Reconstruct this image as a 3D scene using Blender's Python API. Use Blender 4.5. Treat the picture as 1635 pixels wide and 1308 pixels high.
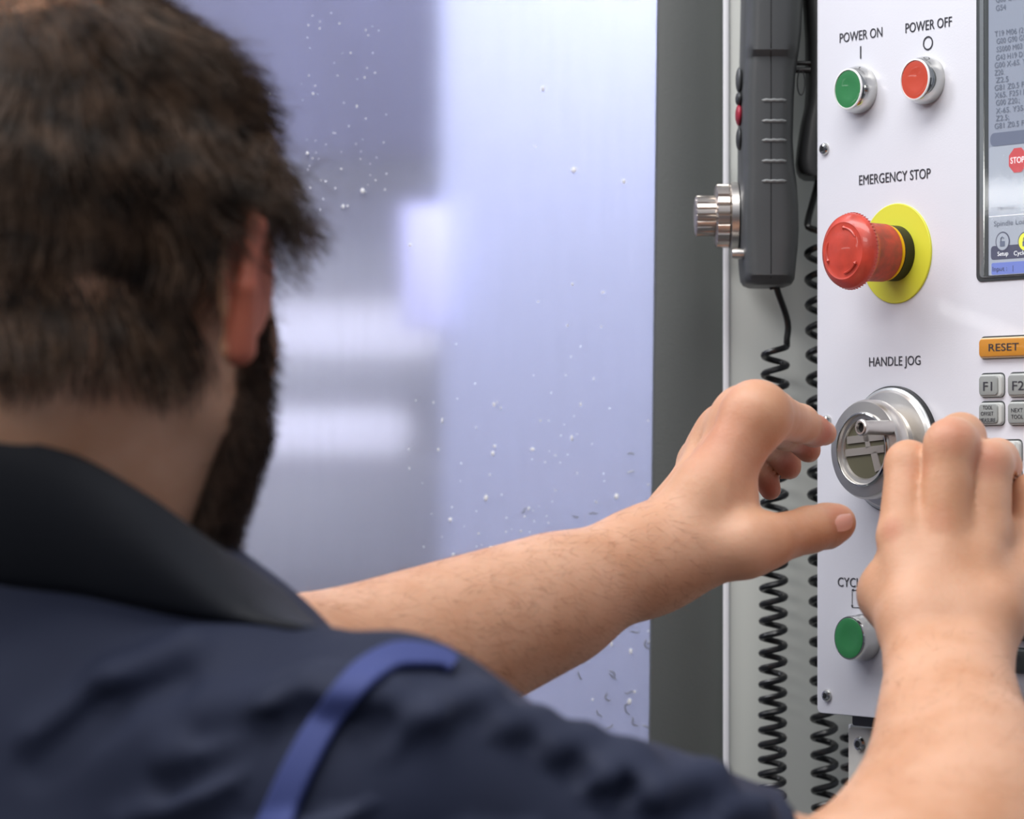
import bpy, bmesh, math, random
import numpy as np
from mathutils import Vector, Matrix
from mathutils.bvhtree import BVHTree

for o in list(bpy.data.objects): bpy.data.objects.remove(o)
SC = bpy.context.scene
COL = SC.collection
random.seed(4); RNG = np.random.default_rng(4)
F = 5200.0; CX = 817.5; HZ = 741.0; ZC = 1.5

def P(px, py, Y): return Vector(((px-CX)/F*Y, Y, ZC + (HZ-py)/F*Y))
def R(r, Y): return r*Y/F

# ---------------------------------------------------------------- camera, world, lights, exposure
cam_d = bpy.data.cameras.new('camera'); cam = bpy.data.objects.new('camera', cam_d); COL.objects.link(cam)
cam.location = (0, 0, ZC); cam.rotation_euler = (math.pi/2, 0, 0)
cam_d.sensor_width = 36; cam_d.lens = 36*F/1635; cam_d.shift_y = (HZ-654)/1635
cam_d.clip_start = 0.05; cam_d.clip_end = 60
cam_d.dof.use_dof = True; cam_d.dof.focus_distance = 1.82; cam_d.dof.aperture_fstop = 7.5
SC.camera = cam
w = bpy.data.worlds.new('world'); SC.world = w; w.use_nodes = True
w.node_tree.nodes['Background'].inputs[0].default_value = (0.80, 0.84, 0.98, 1)
w.node_tree.nodes['Background'].inputs[1].default_value = 0.60
def area(name, loc, target, sx, sy, power, col=(1, 1, 1)):
    d = bpy.data.lights.new(name, 'AREA'); d.shape = 'RECTANGLE'; d.size = sx; d.size_y = sy; d.energy = power; d.color = col
    o = bpy.data.objects.new(name, d); COL.objects.link(o); o.location = loc
    o.rotation_euler = (Vector(target)-Vector(loc)).to_track_quat('-Z', 'Y').to_euler(); return o
area('ceiling_light', (-0.5, 1.0, 3.5), (0.05, 1.8, 1.4), 2.2, 0.8, 66, (1, 0.985, 0.96))
area('ceiling_light', (-1.6, 2.0, 3.1), (0.1, 1.8, 1.5), 0.5, 1.4, 30, (0.93, 0.95, 1))
area('fill_light', (-1.2, -0.7, 2.9), (-.1, 1.4, 1.5), 1.2, 0.5, 25, (1, 0.97, 0.94))  # added fill that brightens the neck and back of the head
area('machine_work_light', (0.1, 2.25, 2.05), (-0.05, 2.45, 1.4), 0.6, 0.15, 11, (0.88, 0.92, 1))
SC.view_settings.view_transform = 'Standard'; SC.view_settings.look = 'None'
SC.view_settings.gamma = 1; SC.view_settings.use_curve_mapping = False
SC.view_settings.exposure = -0.42

# ---------------------------------------------------------------- materials
def lin(c):
    if isinstance(c, str): c = [int(c[i:i+2], 16)/255 for i in (0, 2, 4)]
    return [x/12.92 if x <= .04045 else ((x+.055)/1.055)**2.4 for x in c] + [1]
MATS = {}
def mat(name, c, rough=.5, metal=0, coat=0, var=0, vscale=20, bump=0, bscale=200, sss=0, emit=0, spec=.5, c2=None, stretch=None, bdist=.001):
    if name in MATS: return MATS[name]
    m = bpy.data.materials.new(name); m.use_nodes = True; nt = m.node_tree; b = nt.nodes['Principled BSDF']
    b.inputs['Base Color'].default_value = lin(c); b.inputs['Roughness'].default_value = rough; b.inputs['Metallic'].default_value = metal
    b.inputs['Coat Weight'].default_value = coat; b.inputs['Specular IOR Level'].default_value = spec
    if sss:
        b.inputs['Subsurface Weight'].default_value = sss; b.inputs['Subsurface Radius'].default_value = (1, .35, .2); b.inputs['Subsurface Scale'].default_value = .006
    if emit: b.inputs['Emission Color'].default_value = lin(c); b.inputs['Emission Strength'].default_value = emit
    tc = nt.nodes.new('ShaderNodeTexCoord'); mp = nt.nodes.new('ShaderNodeMapping'); nt.links.new(tc.outputs['Object'], mp.inputs[0])
    if stretch: mp.inputs['Scale'].default_value = stretch
    if var or c2:
        n = nt.nodes.new('ShaderNodeTexNoise'); n.inputs['Scale'].default_value = vscale; n.inputs['Detail'].default_value = 5
        nt.links.new(mp.outputs[0], n.inputs['Vector'])
        r = nt.nodes.new('ShaderNodeValToRGB'); a = lin(c)
        r.color_ramp.elements[0].position = .35; r.color_ramp.elements[1].position = .65
        r.color_ramp.elements[0].color = lin(c2) if c2 else [x*(1-var) for x in a[:3]]+[1]
        r.color_ramp.elements[1].color = a if c2 else [min(1, x*(1+var*.5)) for x in a[:3]]+[1]
        nt.links.new(n.outputs['Fac'], r.inputs[0]); nt.links.new(r.outputs[0], b.inputs['Base Color'])
    if bump:
        n2 = nt.nodes.new('ShaderNodeTexNoise'); n2.inputs['Scale'].default_value = bscale; n2.inputs['Detail'].default_value = 3
        nt.links.new(mp.outputs[0], n2.inputs['Vector'])
        bp = nt.nodes.new('ShaderNodeBump'); bp.inputs['Strength'].default_value = bump; bp.inputs['Distance'].default_value = bdist
        nt.links.new(n2.outputs['Fac'], bp.inputs['Height']); nt.links.new(bp.outputs[0], b.inputs['Normal'])
    MATS[name] = m; return m
M = dict(
 panel=mat('panel_paint', 'DEDEE6', .28, coat=.2, var=.02, vscale=8, bump=.05, bscale=900),
 ink=mat('print_ink', '34343C', .6),
 chrome=mat('chrome', 'C6C6C2', .10, 1),
 satin=mat('satin_aluminium', 'CFCBC6', .34, 1, bump=.06, bscale=60, stretch=(1, 8, 1)),
 silver=mat('silver_paint', 'CBCECF', .3, .55, var=.06, vscale=60),
 green=mat('green_lens', '2E7F48', .35, coat=.3),
 red=mat('red_lens', 'CC4A32', .35, coat=.3),
 estop=mat('red_plastic', 'CB4634', .38, coat=.25, var=.22, vscale=70, bump=.1, bscale=300),
 estopside=mat('worn_red_plastic', 'C2432E', .55, c2='98402E', vscale=160),
 yellow=mat('yellow_plastic', 'DEDE42', .45),
 amber=mat('amber_ring', 'F2B416', .4),
 black=mat('black_rubber', '16171A', .45),
 cord=mat('cord_rubber', '121316', .38, coat=.15),
 white=mat('white_ring', 'F2F2F2', .3),
 olive=mat('dark_olive_recess', '55523F', .5),
 cross=mat('pale_metal_web', 'A9A29C', .4, .6),
 keygrey=mat('grey_keycap', '969A98', .38, coat=.2),
 keyside=mat('pale_key_skirt', 'C2C5C2', .35, coat=.2),
 keydark=mat('dark_keycap', '3C403F', .4),
 keyor=mat('orange_keycap', 'CC8A2C', .35, coat=.3),
 keyorside=mat('pale_orange_skirt', 'E4CBA4', .35),
 post=mat('dark_grey_post', '505352', .42, var=.06, vscale=6, bump=.25, bscale=700, bdist=.0004),
 strip=mat('pale_grey_green_paint', 'C3C6C1', .35, var=.03, vscale=5, coat=.2),
 stripedge=mat('white_paint_edge', 'E9E9EE', .4),
 beige=mat('beige_bracket_paint', 'C9C6BF', .45, var=.05, vscale=30),
 pendant=mat('charcoal_plastic', '4C4E50', .42, var=.05, vscale=30, bump=.08, bscale=900),
 pendline=mat('light_charcoal', '7A7D7E', .4),
 handset=mat('dark_handset_plastic', '38393B', .4),
 nickel=mat('warm_nickel', 'CFC6BE', .3, 1),
 redbtn=mat('dark_red_button', 'A02238', .4),
 bezel=mat('dark_bezel', '55595A', .3, .3),
 acrylic=mat('grey_bezel_acrylic', '8C9294', .2, .3),
 floor=mat('floor_paint', '5C5E62', .5, var=.1),
 cabin=mat('lavender_cabin_wall', 'D2D7EE', .5, var=.03, vscale=3),
 cabindark=mat('slate_cabin', '5D6088', .55, c2='4A4C70', vscale=12, stretch=(3, 3, .6)),
 cover=mat('steel_way_cover', 'DADBD8', .5, .1, var=.08, vscale=10, stretch=(6, 6, 1)),
 lamp=mat('white_glow', 'F4F4FF', .5, emit=1.25),  # emission for the white bright bands inside the machine
 glowv=mat('lavender_glow', 'D8D8FF', .5, emit=.9),  # emission paints the lavender glow in the cabin corner
 skin=mat('skin', 'D8A88A', .5, sss=.3, c2='C99472', vscale=26, bump=.35, bscale=420, bdist=.0006, spec=.4),
 nail=mat('nail', 'D9A090', .28, sss=.2, coat=.3),
 hair=mat('hair_brown', '6C523E', .5, c2='281E17', vscale=70, spec=.45),
 beard=mat('beard_brown', '6C5240', .55, c2='3C2C22', vscale=90),
 armhair=mat('arm_hair', '8A5C3C', .5),
 navy=mat('navy_cotton', '232A42', .8, var=.10, vscale=12, bump=.25, bscale=1800, bdist=.0004),
 collar=mat('dark_navy_collar', '171A22', .7, var=.1, vscale=12, bump=.2, bscale=1800, bdist=.0004),
 strap=mat('blue_strap', '414C86', .75, bump=.3, bscale=1500, bdist=.0004),
 eye=mat('eye_white', 'EEEAE4', .2), trouser=mat('charcoal_trousers', '2A2B30', .8),
 chip=mat('bright_swarf', 'FCFCFF', .4), chipd=mat('dull_swarf', '8B8D8C', .4, .5),
)
def skin_rich():
    m = M['skin']; nt = m.node_tree; b = nt.nodes['Principled BSDF']
    at = nt.nodes.new('ShaderNodeAttribute'); at.attribute_name = 'redness'
    mx = nt.nodes.new('ShaderNodeMix'); mx.data_type = 'RGBA'; mx.inputs[7].default_value = lin('B04838')
    src = b.inputs['Base Color'].links[0].from_socket
    nt.links.new(at.outputs['Fac'], mx.inputs[0]); nt.links.new(src, mx.inputs[6])
    a2 = nt.nodes.new('ShaderNodeAttribute'); a2.attribute_name = 'stubble'; m2 = nt.nodes.new('ShaderNodeMix'); m2.data_type = 'RGBA'; m2.inputs[7].default_value = lin('4C3A2E')
    nt.links.new(a2.outputs['Fac'], m2.inputs[0]); nt.links.new(mx.outputs[2], m2.inputs[6]); nt.links.new(m2.outputs[2], b.inputs['Base Color'])
skin_rich()
def glassmat():
    m = bpy.data.materials.new('hazy_window_pane'); m.use_nodes = True; nt = m.node_tree; nt.nodes.clear()
    out = nt.nodes.new('ShaderNodeOutputMaterial')
    rf = nt.nodes.new('ShaderNodeBsdfPrincipled'); rf.inputs['Transmission Weight'].default_value = 1; rf.inputs['Roughness'].default_value = .17
    rf.inputs['Base Color'].default_value = lin('EDEDF8'); rf.inputs['IOR'].default_value = 1.35
    df = nt.nodes.new('ShaderNodeBsdfPrincipled'); df.inputs['Base Color'].default_value = lin('C2C4DC'); df.inputs['Roughness'].default_value = .3
    mx = nt.nodes.new('ShaderNodeMixShader'); nz = nt.nodes.new('ShaderNodeTexNoise'); tc = nt.nodes.new('ShaderNodeTexCoord'); mp = nt.nodes.new('ShaderNodeMapping')
    mp.inputs['Scale'].default_value = (30, 30, 2.5); nz.inputs['Scale'].default_value = 6; nz.inputs['Detail'].default_value = 6
    mr = nt.nodes.new('ShaderNodeMapRange'); mr.inputs['From Min'].default_value = .3; mr.inputs['From Max'].default_value = .7
    mr.inputs['To Min'].default_value = .26; mr.inputs['To Max'].default_value = .28
    nt.links.new(tc.outputs['Object'], mp.inputs[0]); nt.links.new(mp.outputs[0], nz.inputs['Vector']); nt.links.new(nz.outputs['Fac'], mr.inputs['Value'])
    nt.links.new(mr.outputs[0], mx.inputs[0]); nt.links.new(rf.outputs[0], mx.inputs[1]); nt.links.new(df.outputs[0], mx.inputs[2]); nt.links.new(mx.outputs[0], out.inputs[0])
    return m
M['pane'] = glassmat()
def coverglass():
    m = bpy.data.materials.new('display_cover'); m.use_nodes = True; nt = m.node_tree; nt.nodes.clear()
    out = nt.nodes.new('ShaderNodeOutputMaterial'); tr = nt.nodes.new('ShaderNodeBsdfTransparent'); gl = nt.nodes.new('ShaderNodeBsdfGlossy')
    gl.inputs['Roughness'].default_value = .035; mx = nt.nodes.new('ShaderNodeMixShader'); fr = nt.nodes.new('ShaderNodeFresnel'); fr.inputs['IOR'].default_value = 1.5
    ge = nt.nodes.new('ShaderNodeNewGeometry'); ml = nt.nodes.new('ShaderNodeMath'); ml.operation = 'MULTIPLY'; iv = nt.nodes.new('ShaderNodeMath'); iv.operation = 'SUBTRACT'; iv.inputs[0].default_value = 1
    nt.links.new(ge.outputs['Backfacing'], iv.inputs[1]); nt.links.new(fr.outputs[0], ml.inputs[0]); nt.links.new(iv.outputs[0], ml.inputs[1]); nt.links.new(ml.outputs[0], mx.inputs[0]); nt.links.new(tr.outputs[0], mx.inputs[1]); nt.links.new(gl.outputs[0], mx.inputs[2]); nt.links.new(mx.outputs[0], out.inputs[0]); return m
M['cover_glass'] = coverglass()
def emi(name, c, s=1.0):
    return mat(name, c, .4, emit=s, spec=.2)
SCR = dict(bg=emi('screen_grey', '98A0B0', .22), low=emi('screen_pale', 'AEB6C2', .25), bar=emi('screen_bar', '747C90', .2), txt=emi('screen_text', '747C8C', .12),
           red=emi('screen_red', 'CC5A5E', .3), wht=emi('screen_white', 'F0F2F6', .6), blue=emi('screen_blue', '7888CC', .35), dark=emi('screen_dark', '5A5C70', .25), yel=emi('screen_yellow', 'E8EC50', .7))

# ---------------------------------------------------------------- mesh helpers
def obj(name, me, m=None, parent=None, smooth=True):
    if isinstance(me, bmesh.types.BMesh):
        bm = me; bmesh.ops.recalc_face_normals(bm, faces=bm.faces); me = bpy.data.meshes.new(name); bm.to_mesh(me); bm.free()
    o = bpy.data.objects.new(name, me); COL.objects.link(o)
    if m: me.materials.append(m)
    if smooth and len(me.polygons):
        me.polygons.foreach_set('use_smooth', [True]*len(me.polygons))
        try: me.set_sharp_from_angle(angle=math.radians(35))
        except Exception: pass
    if parent: o.parent = parent
    return o
def tag(o, label=None, cat=None, group=None, kind=None):
    if label: o['label'] = label
    if cat: o['category'] = cat
    if group: o['group'] = group
    if kind: o['kind'] = kind
    return o
def empty(name, loc, rz=0):
    o = bpy.data.objects.new(name, None); COL.objects.link(o); o.location = loc; o.rotation_euler = (0, 0, rz); o.empty_display_size = .05; return o
def box(x0, x1, y0, y1, z0, z1, bev=0, seg=2, bm=None):
    b = bmesh.new()
    vs = [b.verts.new((x, y, z)) for x in (x0, x1) for y in (y0, y1) for z in (z0, z1)]
    for f in ((0, 1, 3, 2), (4, 6, 7, 5), (0, 4, 5, 1), (2, 3, 7, 6), (0, 2, 6, 4), (1, 5, 7, 3)): b.faces.new([vs[i] for i in f])
    bmesh.ops.recalc_face_normals(b, faces=b.faces)
    if bev: bmesh.ops.bevel(b, geom=b.edges[:], offset=bev, segments=seg, profile=.5, affect='EDGES')
    return b
def plate(x0, x1, z0, z1, y0, y1, rad, seg=5, bev=0):
    """rounded-corner slab in the xz plane"""
    b = bmesh.new(); pts = []
    for cx, cz, a0 in ((x1-rad, z1-rad, 0), (x0+rad, z1-rad, 90), (x0+rad, z0+rad, 180), (x1-rad, z0+rad, 270)):
        for i in range(seg+1):
            a = math.radians(a0+90*i/seg); pts.append((cx+rad*math.cos(a), cz+rad*math.sin(a)))
    f = b.faces.new([b.verts.new((x, y0, z)) for x, z in pts])
    r = bmesh.ops.extrude_face_region(b, geom=[f]); vs = [v for v in r['geom'] if isinstance(v, bmesh.types.BMVert)]
    bmesh.ops.translate(b, vec=(0, y1-y0, 0), verts=vs); bmesh.ops.recalc_face_normals(b, faces=b.faces)
    if bev:
        es = [e for e in b.edges if all(abs(v.co.y-y0) < 1e-7 for v in e.verts)]
        bmesh.ops.bevel(b, geom=es, offset=bev, segments=3, profile=.5, affect='EDGES')
    return b
def lathe(prof, c=(0, 0, 0), axis='y', seg=48, flute=None, sx=1, cap=True):
    """prof: (radius, distance along the axis toward negative); around local -y or -x"""
    b = bmesh.new(); rings = []
    for k, (r, d) in enumerate(prof):
        ring = []
        for i in range(seg):
            a = 2*math.pi*i/seg
            rr = r*(1+(flute[1]*(0 if i % 5 == 0 else 1) if flute and flute[0] <= k <= flute[2] else 0))
            u, v = rr*math.cos(a)*sx, rr*math.sin(a)
            p = (c[0]+u, c[1]-d, c[2]+v) if axis == 'y' else (c[0]-d, c[1]+u, c[2]+v)
            ring.append(b.verts.new(p))
        rings.append(ring)
    for k in range(len(rings)-1):
        for i in range(seg):
            j = (i+1) % seg; b.faces.new((rings[k][i], rings[k][j], rings[k+1][j], rings[k+1][i]))
    if cap: b.faces.new(rings[0]); b.faces.new(rings[-1][::-1])
    return b
def tube(pts, r, seg=8, closed=False):
    pts = [Vector(p) for p in pts]; b = bmesh.new(); rings = []; n = len(pts); prev = None
    for i, p in enumerate(pts):
        t = (pts[min(i+1, n-1)]-pts[max(i-1, 0)]).normalized()
        if prev is None: prev = t.orthogonal().normalized()
        prev = (prev-t*prev.dot(t)).normalized(); q = t.cross(prev); rr = r[i] if hasattr(r, '__len__') else r
        rings.append([b.verts.new(p+(prev*math.cos(a)+q*math.sin(a))*rr) for a in [2*math.pi*k/seg for k in range(seg)]])
    for i in range(n-1):
        for k in range(seg):
            j = (k+1) % seg; b.faces.new((rings[i][k], rings[i][j], rings[i+1][j], rings[i+1][k]))
    b.faces.new(rings[0][::-1]); b.faces.new(rings[-1]); return b
def join(*bms):
    out = bmesh.new()
    for b in bms:
        me = bpy.data.meshes.new('tmp'); b.to_mesh(me); b.free(); out.from_mesh(me); bpy.data.meshes.remove(me)
    return out
def text(name, s, x0, x1, zb, h, y, m, parent, off=.0, slope=0, label=None):
    """flat print: fits the string to the rectangle x0..x1, baseline zb, cap height h on the local xz plane"""
    c = bpy.data.curves.new(name, 'FONT'); c.body = s; c.size = 1; c.resolution_u = 3
    o = bpy.data.objects.new(name, c); COL.objects.link(o); bpy.context.view_layer.update()
    me = bpy.data.meshes.new_from_object(o.evaluated_get(bpy.context.evaluated_depsgraph_get())); bpy.data.objects.remove(o); bpy.data.curves.remove(c)
    xs = [v.co.x for v in me.vertices]; a, bb = min(xs), max(xs)
    for v in me.vertices:
        x = x0+(v.co.x-a)/(bb-a)*(x1-x0); z = zb+v.co.y/.70*h+slope*(x-x0)
        v.co = (x, y, z)
    me.materials.clear(); me.update()
    if off:
        b2 = bmesh.new(); b2.from_mesh(me); g_ = bmesh.ops.duplicate(b2, geom=b2.verts[:]+b2.edges[:]+b2.faces[:])
        bmesh.ops.translate(b2, vec=(h*.028, -.00001, 0), verts=[q_ for q_ in g_['geom'] if isinstance(q_, bmesh.types.BMVert)]); b2.to_mesh(me); b2.free()
    return obj(name, me, m, parent, smooth=False)

# ---------------------------------------------------------------- structure: floor, wall
def struct(o): o['kind'] = 'structure'; return o
struct(obj('floor', box(-3, 2.5, -1.5, 4.2, -.05, 0), M['floor'], smooth=False))
struct(obj('wall_back', box(-3, 2.5, 4.2, 4.3, 0, 3.0), mat('hall_wall', 'B9BBC4', .8), smooth=False))

struct(obj('wall_left_added', box(-3.5, -3.4, -1.5, 4.2, 0, 2.7), mat('hall_wall_side', '8A8C92', .8), smooth=False))  # unseen wall, added to give the metal parts dark reflections
struct(obj('wall_front_added', box(-3.4, 2.5, -1.6, -1.5, 0, 2.2), mat('hall_wall_front', '6E7076', .8), smooth=False))  # also unseen, put in so the chrome mirrors something dark

# ---------------------------------------------------------------- machine enclosure
def X(px, Y): return (px-CX)/F*Y
def Zp(py, Y): return ZC+(HZ-py)/F*Y
en = empty('machine_enclosure', (X(1157, 2.0), 2.05, 0))
tag(en, 'white and dark grey milling machine enclosure standing behind the hands', 'machine')
ex, ey = en.location.x, en.location.y
def epart(name, x0, x1, y0, y1, z0, z1, m, bev=0, label=None):
    o = obj(name, box(x0-ex, x1-ex, y0-ey, y1-ey, z0, z1, bev), m, en, smooth=bool(bev))
    if label: o['label'] = label
    return o
epart('side_plate', X(1157, 2.0), .75, 2.0, 2.012, 0.02, 2.1, M['strip'], .0012, 'pale grey green sheet behind the coiled cords')
epart('folded_edge', X(1156, 1.998)-.0005, X(1164, 1.998), 1.9965, 2.0005, 0.02, 2.1, M['stripedge'], .0008, 'bright white folded edge')
b = box(X(1041.5, 2.02)-ex, X(1160, 2.02)-ex, 2.012-ey, 2.07-ey, .02, 2.1, .002)
for v in b.verts:
    if v.co.x < X(1090, 2.02)-ex: v.co.x += (v.co.z-ZC)*.011
o = obj('door_post', b, M['post'], en); o['label'] = 'dark grey vertical post with fine textured paint'
epart('cabin_wall', X(628, 2.45), X(1250, 2.45), 2.45, 2.47, .3, 2.1, M['cabin'], 0, 'lavender lit sheet wall inside the machine')
epart('cabin_wall', -1.2, X(650, 2.95), 2.95, 2.97, .3, 2.1, M['cover'], 0, 'grey steel rear wall inside the machine')
epart('corner_glow', X(575, 2.44), X(640, 2.44), 2.43, 2.449, Zp(575, 2.44), Zp(385, 2.44), M['glowv'], .004, 'glowing lavender strip added for the bright glow in the cabin corner')  # glowing strip stands in for a soft lavender glow
epart('spindle_head', X(150, 2.5), X(630, 2.5), 2.5, 2.8, Zp(330, 2.5), 2.1, M['cabindark'], .02, 'slate blue spindle head blurred behind the pane')
for i, (pa, pb) in enumerate(((380, 535), (640, 700), (780, 960), (975, 1180))):
    epart('way_cover', X(-200, 2.6), X(622, 2.6), 2.58+.02*i, 2.62+.02*i, Zp(pb, 2.6), Zp(pa, 2.6), M['cover'], .004)
epart('glow_bar', X(180, 2.6), X(602, 2.6), 2.6, 2.64, Zp(630, 2.6), Zp(545, 2.6), M['lamp'], .008, 'bright white glowing bar added inside the machine')  # glowing bars put in for blurred bright bands behind the pane
epart('glow_bar', X(180, 2.6), X(560, 2.6), 2.6, 2.64, Zp(775, 2.6), Zp(710, 2.6), M['lamp'], .008, 'lower white glowing bar added inside the machine')
epart('roof_sheet', -1.6, .75, 2.08, 3.0, 2.1, 2.12, M['strip'])
epart('base_cabinet', -1.6, .75, 2.08, 3.0, .05, .3, M['strip'])

DX, DY, DZ = -.3, 2.05, .3
def dl(px, py, Y=2.03): p = P(px, py, Y); return (p.x+.3, p.y-2.05, p.z-.3)
x0 = X(-900, 2.035)+.3; x1 = X(1050, 2.035)+.3
for z_ in (0, 1.73):
    o = obj('door_rail', box(x0, x1, -.03, .01, z_, z_+.06, .003), M['post'], en); o.location = (DX-ex, DY-ey, DZ)
dr = obj('window_pane', box(x0, x1, -.020, -.014, .05, 1.78, .001), M['pane'], en); dr.location = (DX-ex, DY-ey, DZ); dr['label'] = 'large hazy lavender tinted pane of the machine door'
chips = [(867,142,5),(916,272,5),(996,290,3),(855,234,2),(655,392,3),(914,454,3),(963,467,3),(859,482,2),(906,520,2),(789,646,3),(913,700,5),(850,718,4),(927,646,3),(700,718,3),
 (790,713,4),(787,724,4),(654,748,2),(692,643,2),(984,793,5),(844,812,4),(719,830,4),(784,876,4),(724,886,5),(832,848,3),(764,852,2),(776,795,4),(801,790,2),(887,727,2),(706,672,4),(760,683,2),
 (491,245,3),(548,330,3),(555,329,2),(579,305,4),(520,290,2),(545,270,2),(500,150,3),(570,170,2),(430,150,2),(560,85,2),(1007,1040,4),(1005,1120,4),(946,1117,3),(1013,1105,3),(976,1028,4),(948,605,2)]
def blob(b, c, r, rnd):
    res = bmesh.ops.create_icosphere(b, subdivisions=1, radius=r)
    sx, sz = rnd.uniform(.5, 1.2), rnd.uniform(.6, 1.6)
    for v in res['verts']:
        v.co = Vector((c[0]+v.co.x*sx+rnd.uniform(-.15, .15)*r, c[1]+v.co.y*.5, c[2]+v.co.z*sz+rnd.uniform(-.15, .15)*r))
rnd = random.Random(3); b = bmesh.new(); yf = -.0212
for px, py, s in chips: q = dl(px, py); blob(b, (q[0], yf, q[2]), s*.00034, rnd)
for _ in range(60):
    px = rnd.uniform(480, 620); py = rnd.uniform(20, 340); q = dl(px, py); blob(b, (q[0], yf, q[2]), rnd.uniform(.0003, .0006), rnd)
for _ in range(70):
    px = rnd.gauss(850, 110); py = rnd.gauss(760, 110); q = dl(min(px, 1035), py); blob(b, (q[0], yf, q[2]), rnd.uniform(.0003, .0006), rnd)
tag(obj('metal_chips', b, M['chip'], dr), 'tiny bright swarf chips stuck to the pane', kind='stuff')
b = []
for px, py, n in ((930,1085,3),(972,1070,3),(985,1085,3),(970,1105,4),(953,1133,3),(1005,1125,5),(1012,1105,3),(1010,1145,4),(978,1155,4),(1025,1158,3),(1030,1020,4),(1022,1008,3),(905,1165,3),(980,1200,2),(1034,1030,4),(955,820,3),(833,820,2),(925,825,2),(1001,726,2),(1000,755,2)):
    q = dl(px, py); pts = []; a = rnd.uniform(0, 6.28); x, z = q[0], q[2]
    for k in range(n+2):
        pts.append((x, yf-.0004*(k % 2), z)); a += rnd.uniform(-1.1, 1.1); x += .0017*math.cos(a); z += .0017*math.sin(a)
    b.append(tube(pts, [.0002]+[.00045]*n+[.0002], 5))
tag(obj('swarf_curls', join(*b), M['chipd'], dr), 'grey curled swarf slivers stuck low on the pane', kind='stuff')

# ---------------------------------------------------------------- coiled cords
def coil(name, lead, top, bot, rad, wire, pitches, Y, label, phase=0):
    """pitch in photo pixels from top to bottom"""
    pts = [Vector(p) for p in lead]; y = top[1]; a = phase; ns = 20
    cyc = []
    while y < bot[1]:
        f = (y-top[1])/(bot[1]-top[1]); pit = pitches[0]+(pitches[1]-pitches[0])*f
        cx = top[0]+(bot[0]-top[0])*f
        c = P(cx, y, Y); rr = R(rad, Y)
        cyc.append(c+Vector((rr*math.cos(a), -rr*math.sin(a), 0))); a += 2*math.pi/ns; y += pit/ns
    pts += cyc
    me = tube(pts, R(wire, Y), 8); o0 = P(bot[0], bot[1], Y)
    bmesh.ops.translate(me, vec=-o0, verts=me.verts)
    o = obj(name, me, M['cord']); o.location = o0
    return tag(o, label, 'cord')
def bez(p0, p1, p2, p3, n=12):
    return [p0*(1-t)**3+p1*3*t*(1-t)**2+p2*3*t*t*(1-t)+p3*t**3 for t in [i/n for i in range(n)]]
YC = 1.968
lead = bez(P(1236, 440, 1.962), P(1240, 475, 1.962), P(1262, 505, YC), P(1258, 545-15, YC), 10)+bez(P(1258, 530, YC), P(1256, 542, YC), P(1256, 546, YC), P(1257, 548, YC), 3)
coil('coiled_cord', lead, (1238, 552), (1231, 1500), 18.5, 5.2, (31, 20), YC, 'black coiled cord hanging down from the handheld pendant, over the pale plate')
lead = bez(P(1316, 250, 1.975), P(1300, 320, 1.975), P(1286, 355, 1.972), P(1290, 362, YC), 10)+bez(P(1290, 362, YC), P(1296, 368, YC), P(1310, 366, YC), P(1316, 376, YC), 5)
coil('coiled_cord', lead, (1306, 384), (1320, 1500), 17.5, 5.5, (42, 24), YC, 'second black coiled cord, half hidden along the left edge of the control panel')
coil('coiled_cord', [], (1357, 1166), (1361, 1330), 13, 4.2, (24, 22), 1.985, 'third dark coil, added for the cord reflection at the left of the beige bracket')  # coil built in place of a cord reflection on the bracket edge

# ---------------------------------------------------------------- handheld pendant
pd = empty('handheld_pendant', P(1225, 457, 1.955)); tag(pd, 'charcoal grey handheld pendant with ridged grip and metal knob, hanging by the post', 'control pendant')
po = pd.location
def pl(px, py, Y): return P(px, py, Y)-po
st = [(-150,1186,1280),(0,1185,1279),(60,1184,1276),(100,1183,1271),(120,1182,1268),(160,1181,1265),(230,1180,1263),(270,1180,1266),(300,1179,1270),(330,1177,1272),(370,1178,1273),(400,1180,1271),(430,1182,1268),(448,1184,1266),(455,1188,1262),(458,1196,1254)]
b = bmesh.new(); rings = []
fine = []
for i in range(len(st)-1):
    for k in range(4):
        t = k/4; fine.append([st[i][j]*(1-t)+st[i+1][j]*t for j in range(3)])
fine.append(st[-1])
for py, xl, xr in fine:
    ring = []; end = max(0, (py-445)/13) if py > 445 else 0
    hy = .030*(1-.25*end)
    bulge = 1.0+(.12 if py < 100 else 0)
    for k in range(40):
        a = 2*math.pi*k/40; c, s = math.cos(a), math.sin(a); e = .36 if c < 0 else .62
        x = (xl+xr)/2+(xr-xl)/2*math.copysign(abs(c)**e, c); yy = 1.955+hy*bulge*math.copysign(abs(s)**.5, s)
        ring.append(b.verts.new(pl(x, py, 1.955)+Vector((0, yy-1.955, 0))))
    rings.append(ring)
for i in range(len(rings)-1):
    for k in range(40): j = (k+1) % 40; b.faces.new((rings[i][k], rings[i][j], rings[i+1][j], rings[i+1][k]))
b.faces.new(rings[0]); b.faces.new(rings[-1])
body = obj('pendant_body', b, M['pendant'], pd)
bv = BVHTree.FromObject(body, bpy.context.evaluated_depsgraph_get())
def onpend(px, py):
    d = P(px, py, 1.0)-Vector((0, 0, ZC)); o0 = Vector((0, 0, ZC))-po
    h = bv.ray_cast(o0, d.normalized()); return h[0] if h[0] else pl(px, py, 1.925)
for py in (160, 193, 224, 257, 289):
    obj('grip_ridge', tube([onpend(x, py+.5*math.sin(x))+Vector((0, .0002, 0)) for x in range(1216, 1260, 4)], [.0003]+[.0011]*9+[.0003], 8), M['pendline'], pd)
obj('case_seam', tube([onpend(1231, y) for y in range(-60, 452, 8)], .00035, 6), M['black'], pd)
kc = pl(1172, 345, 1.955)
s = 1.955/F
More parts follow.
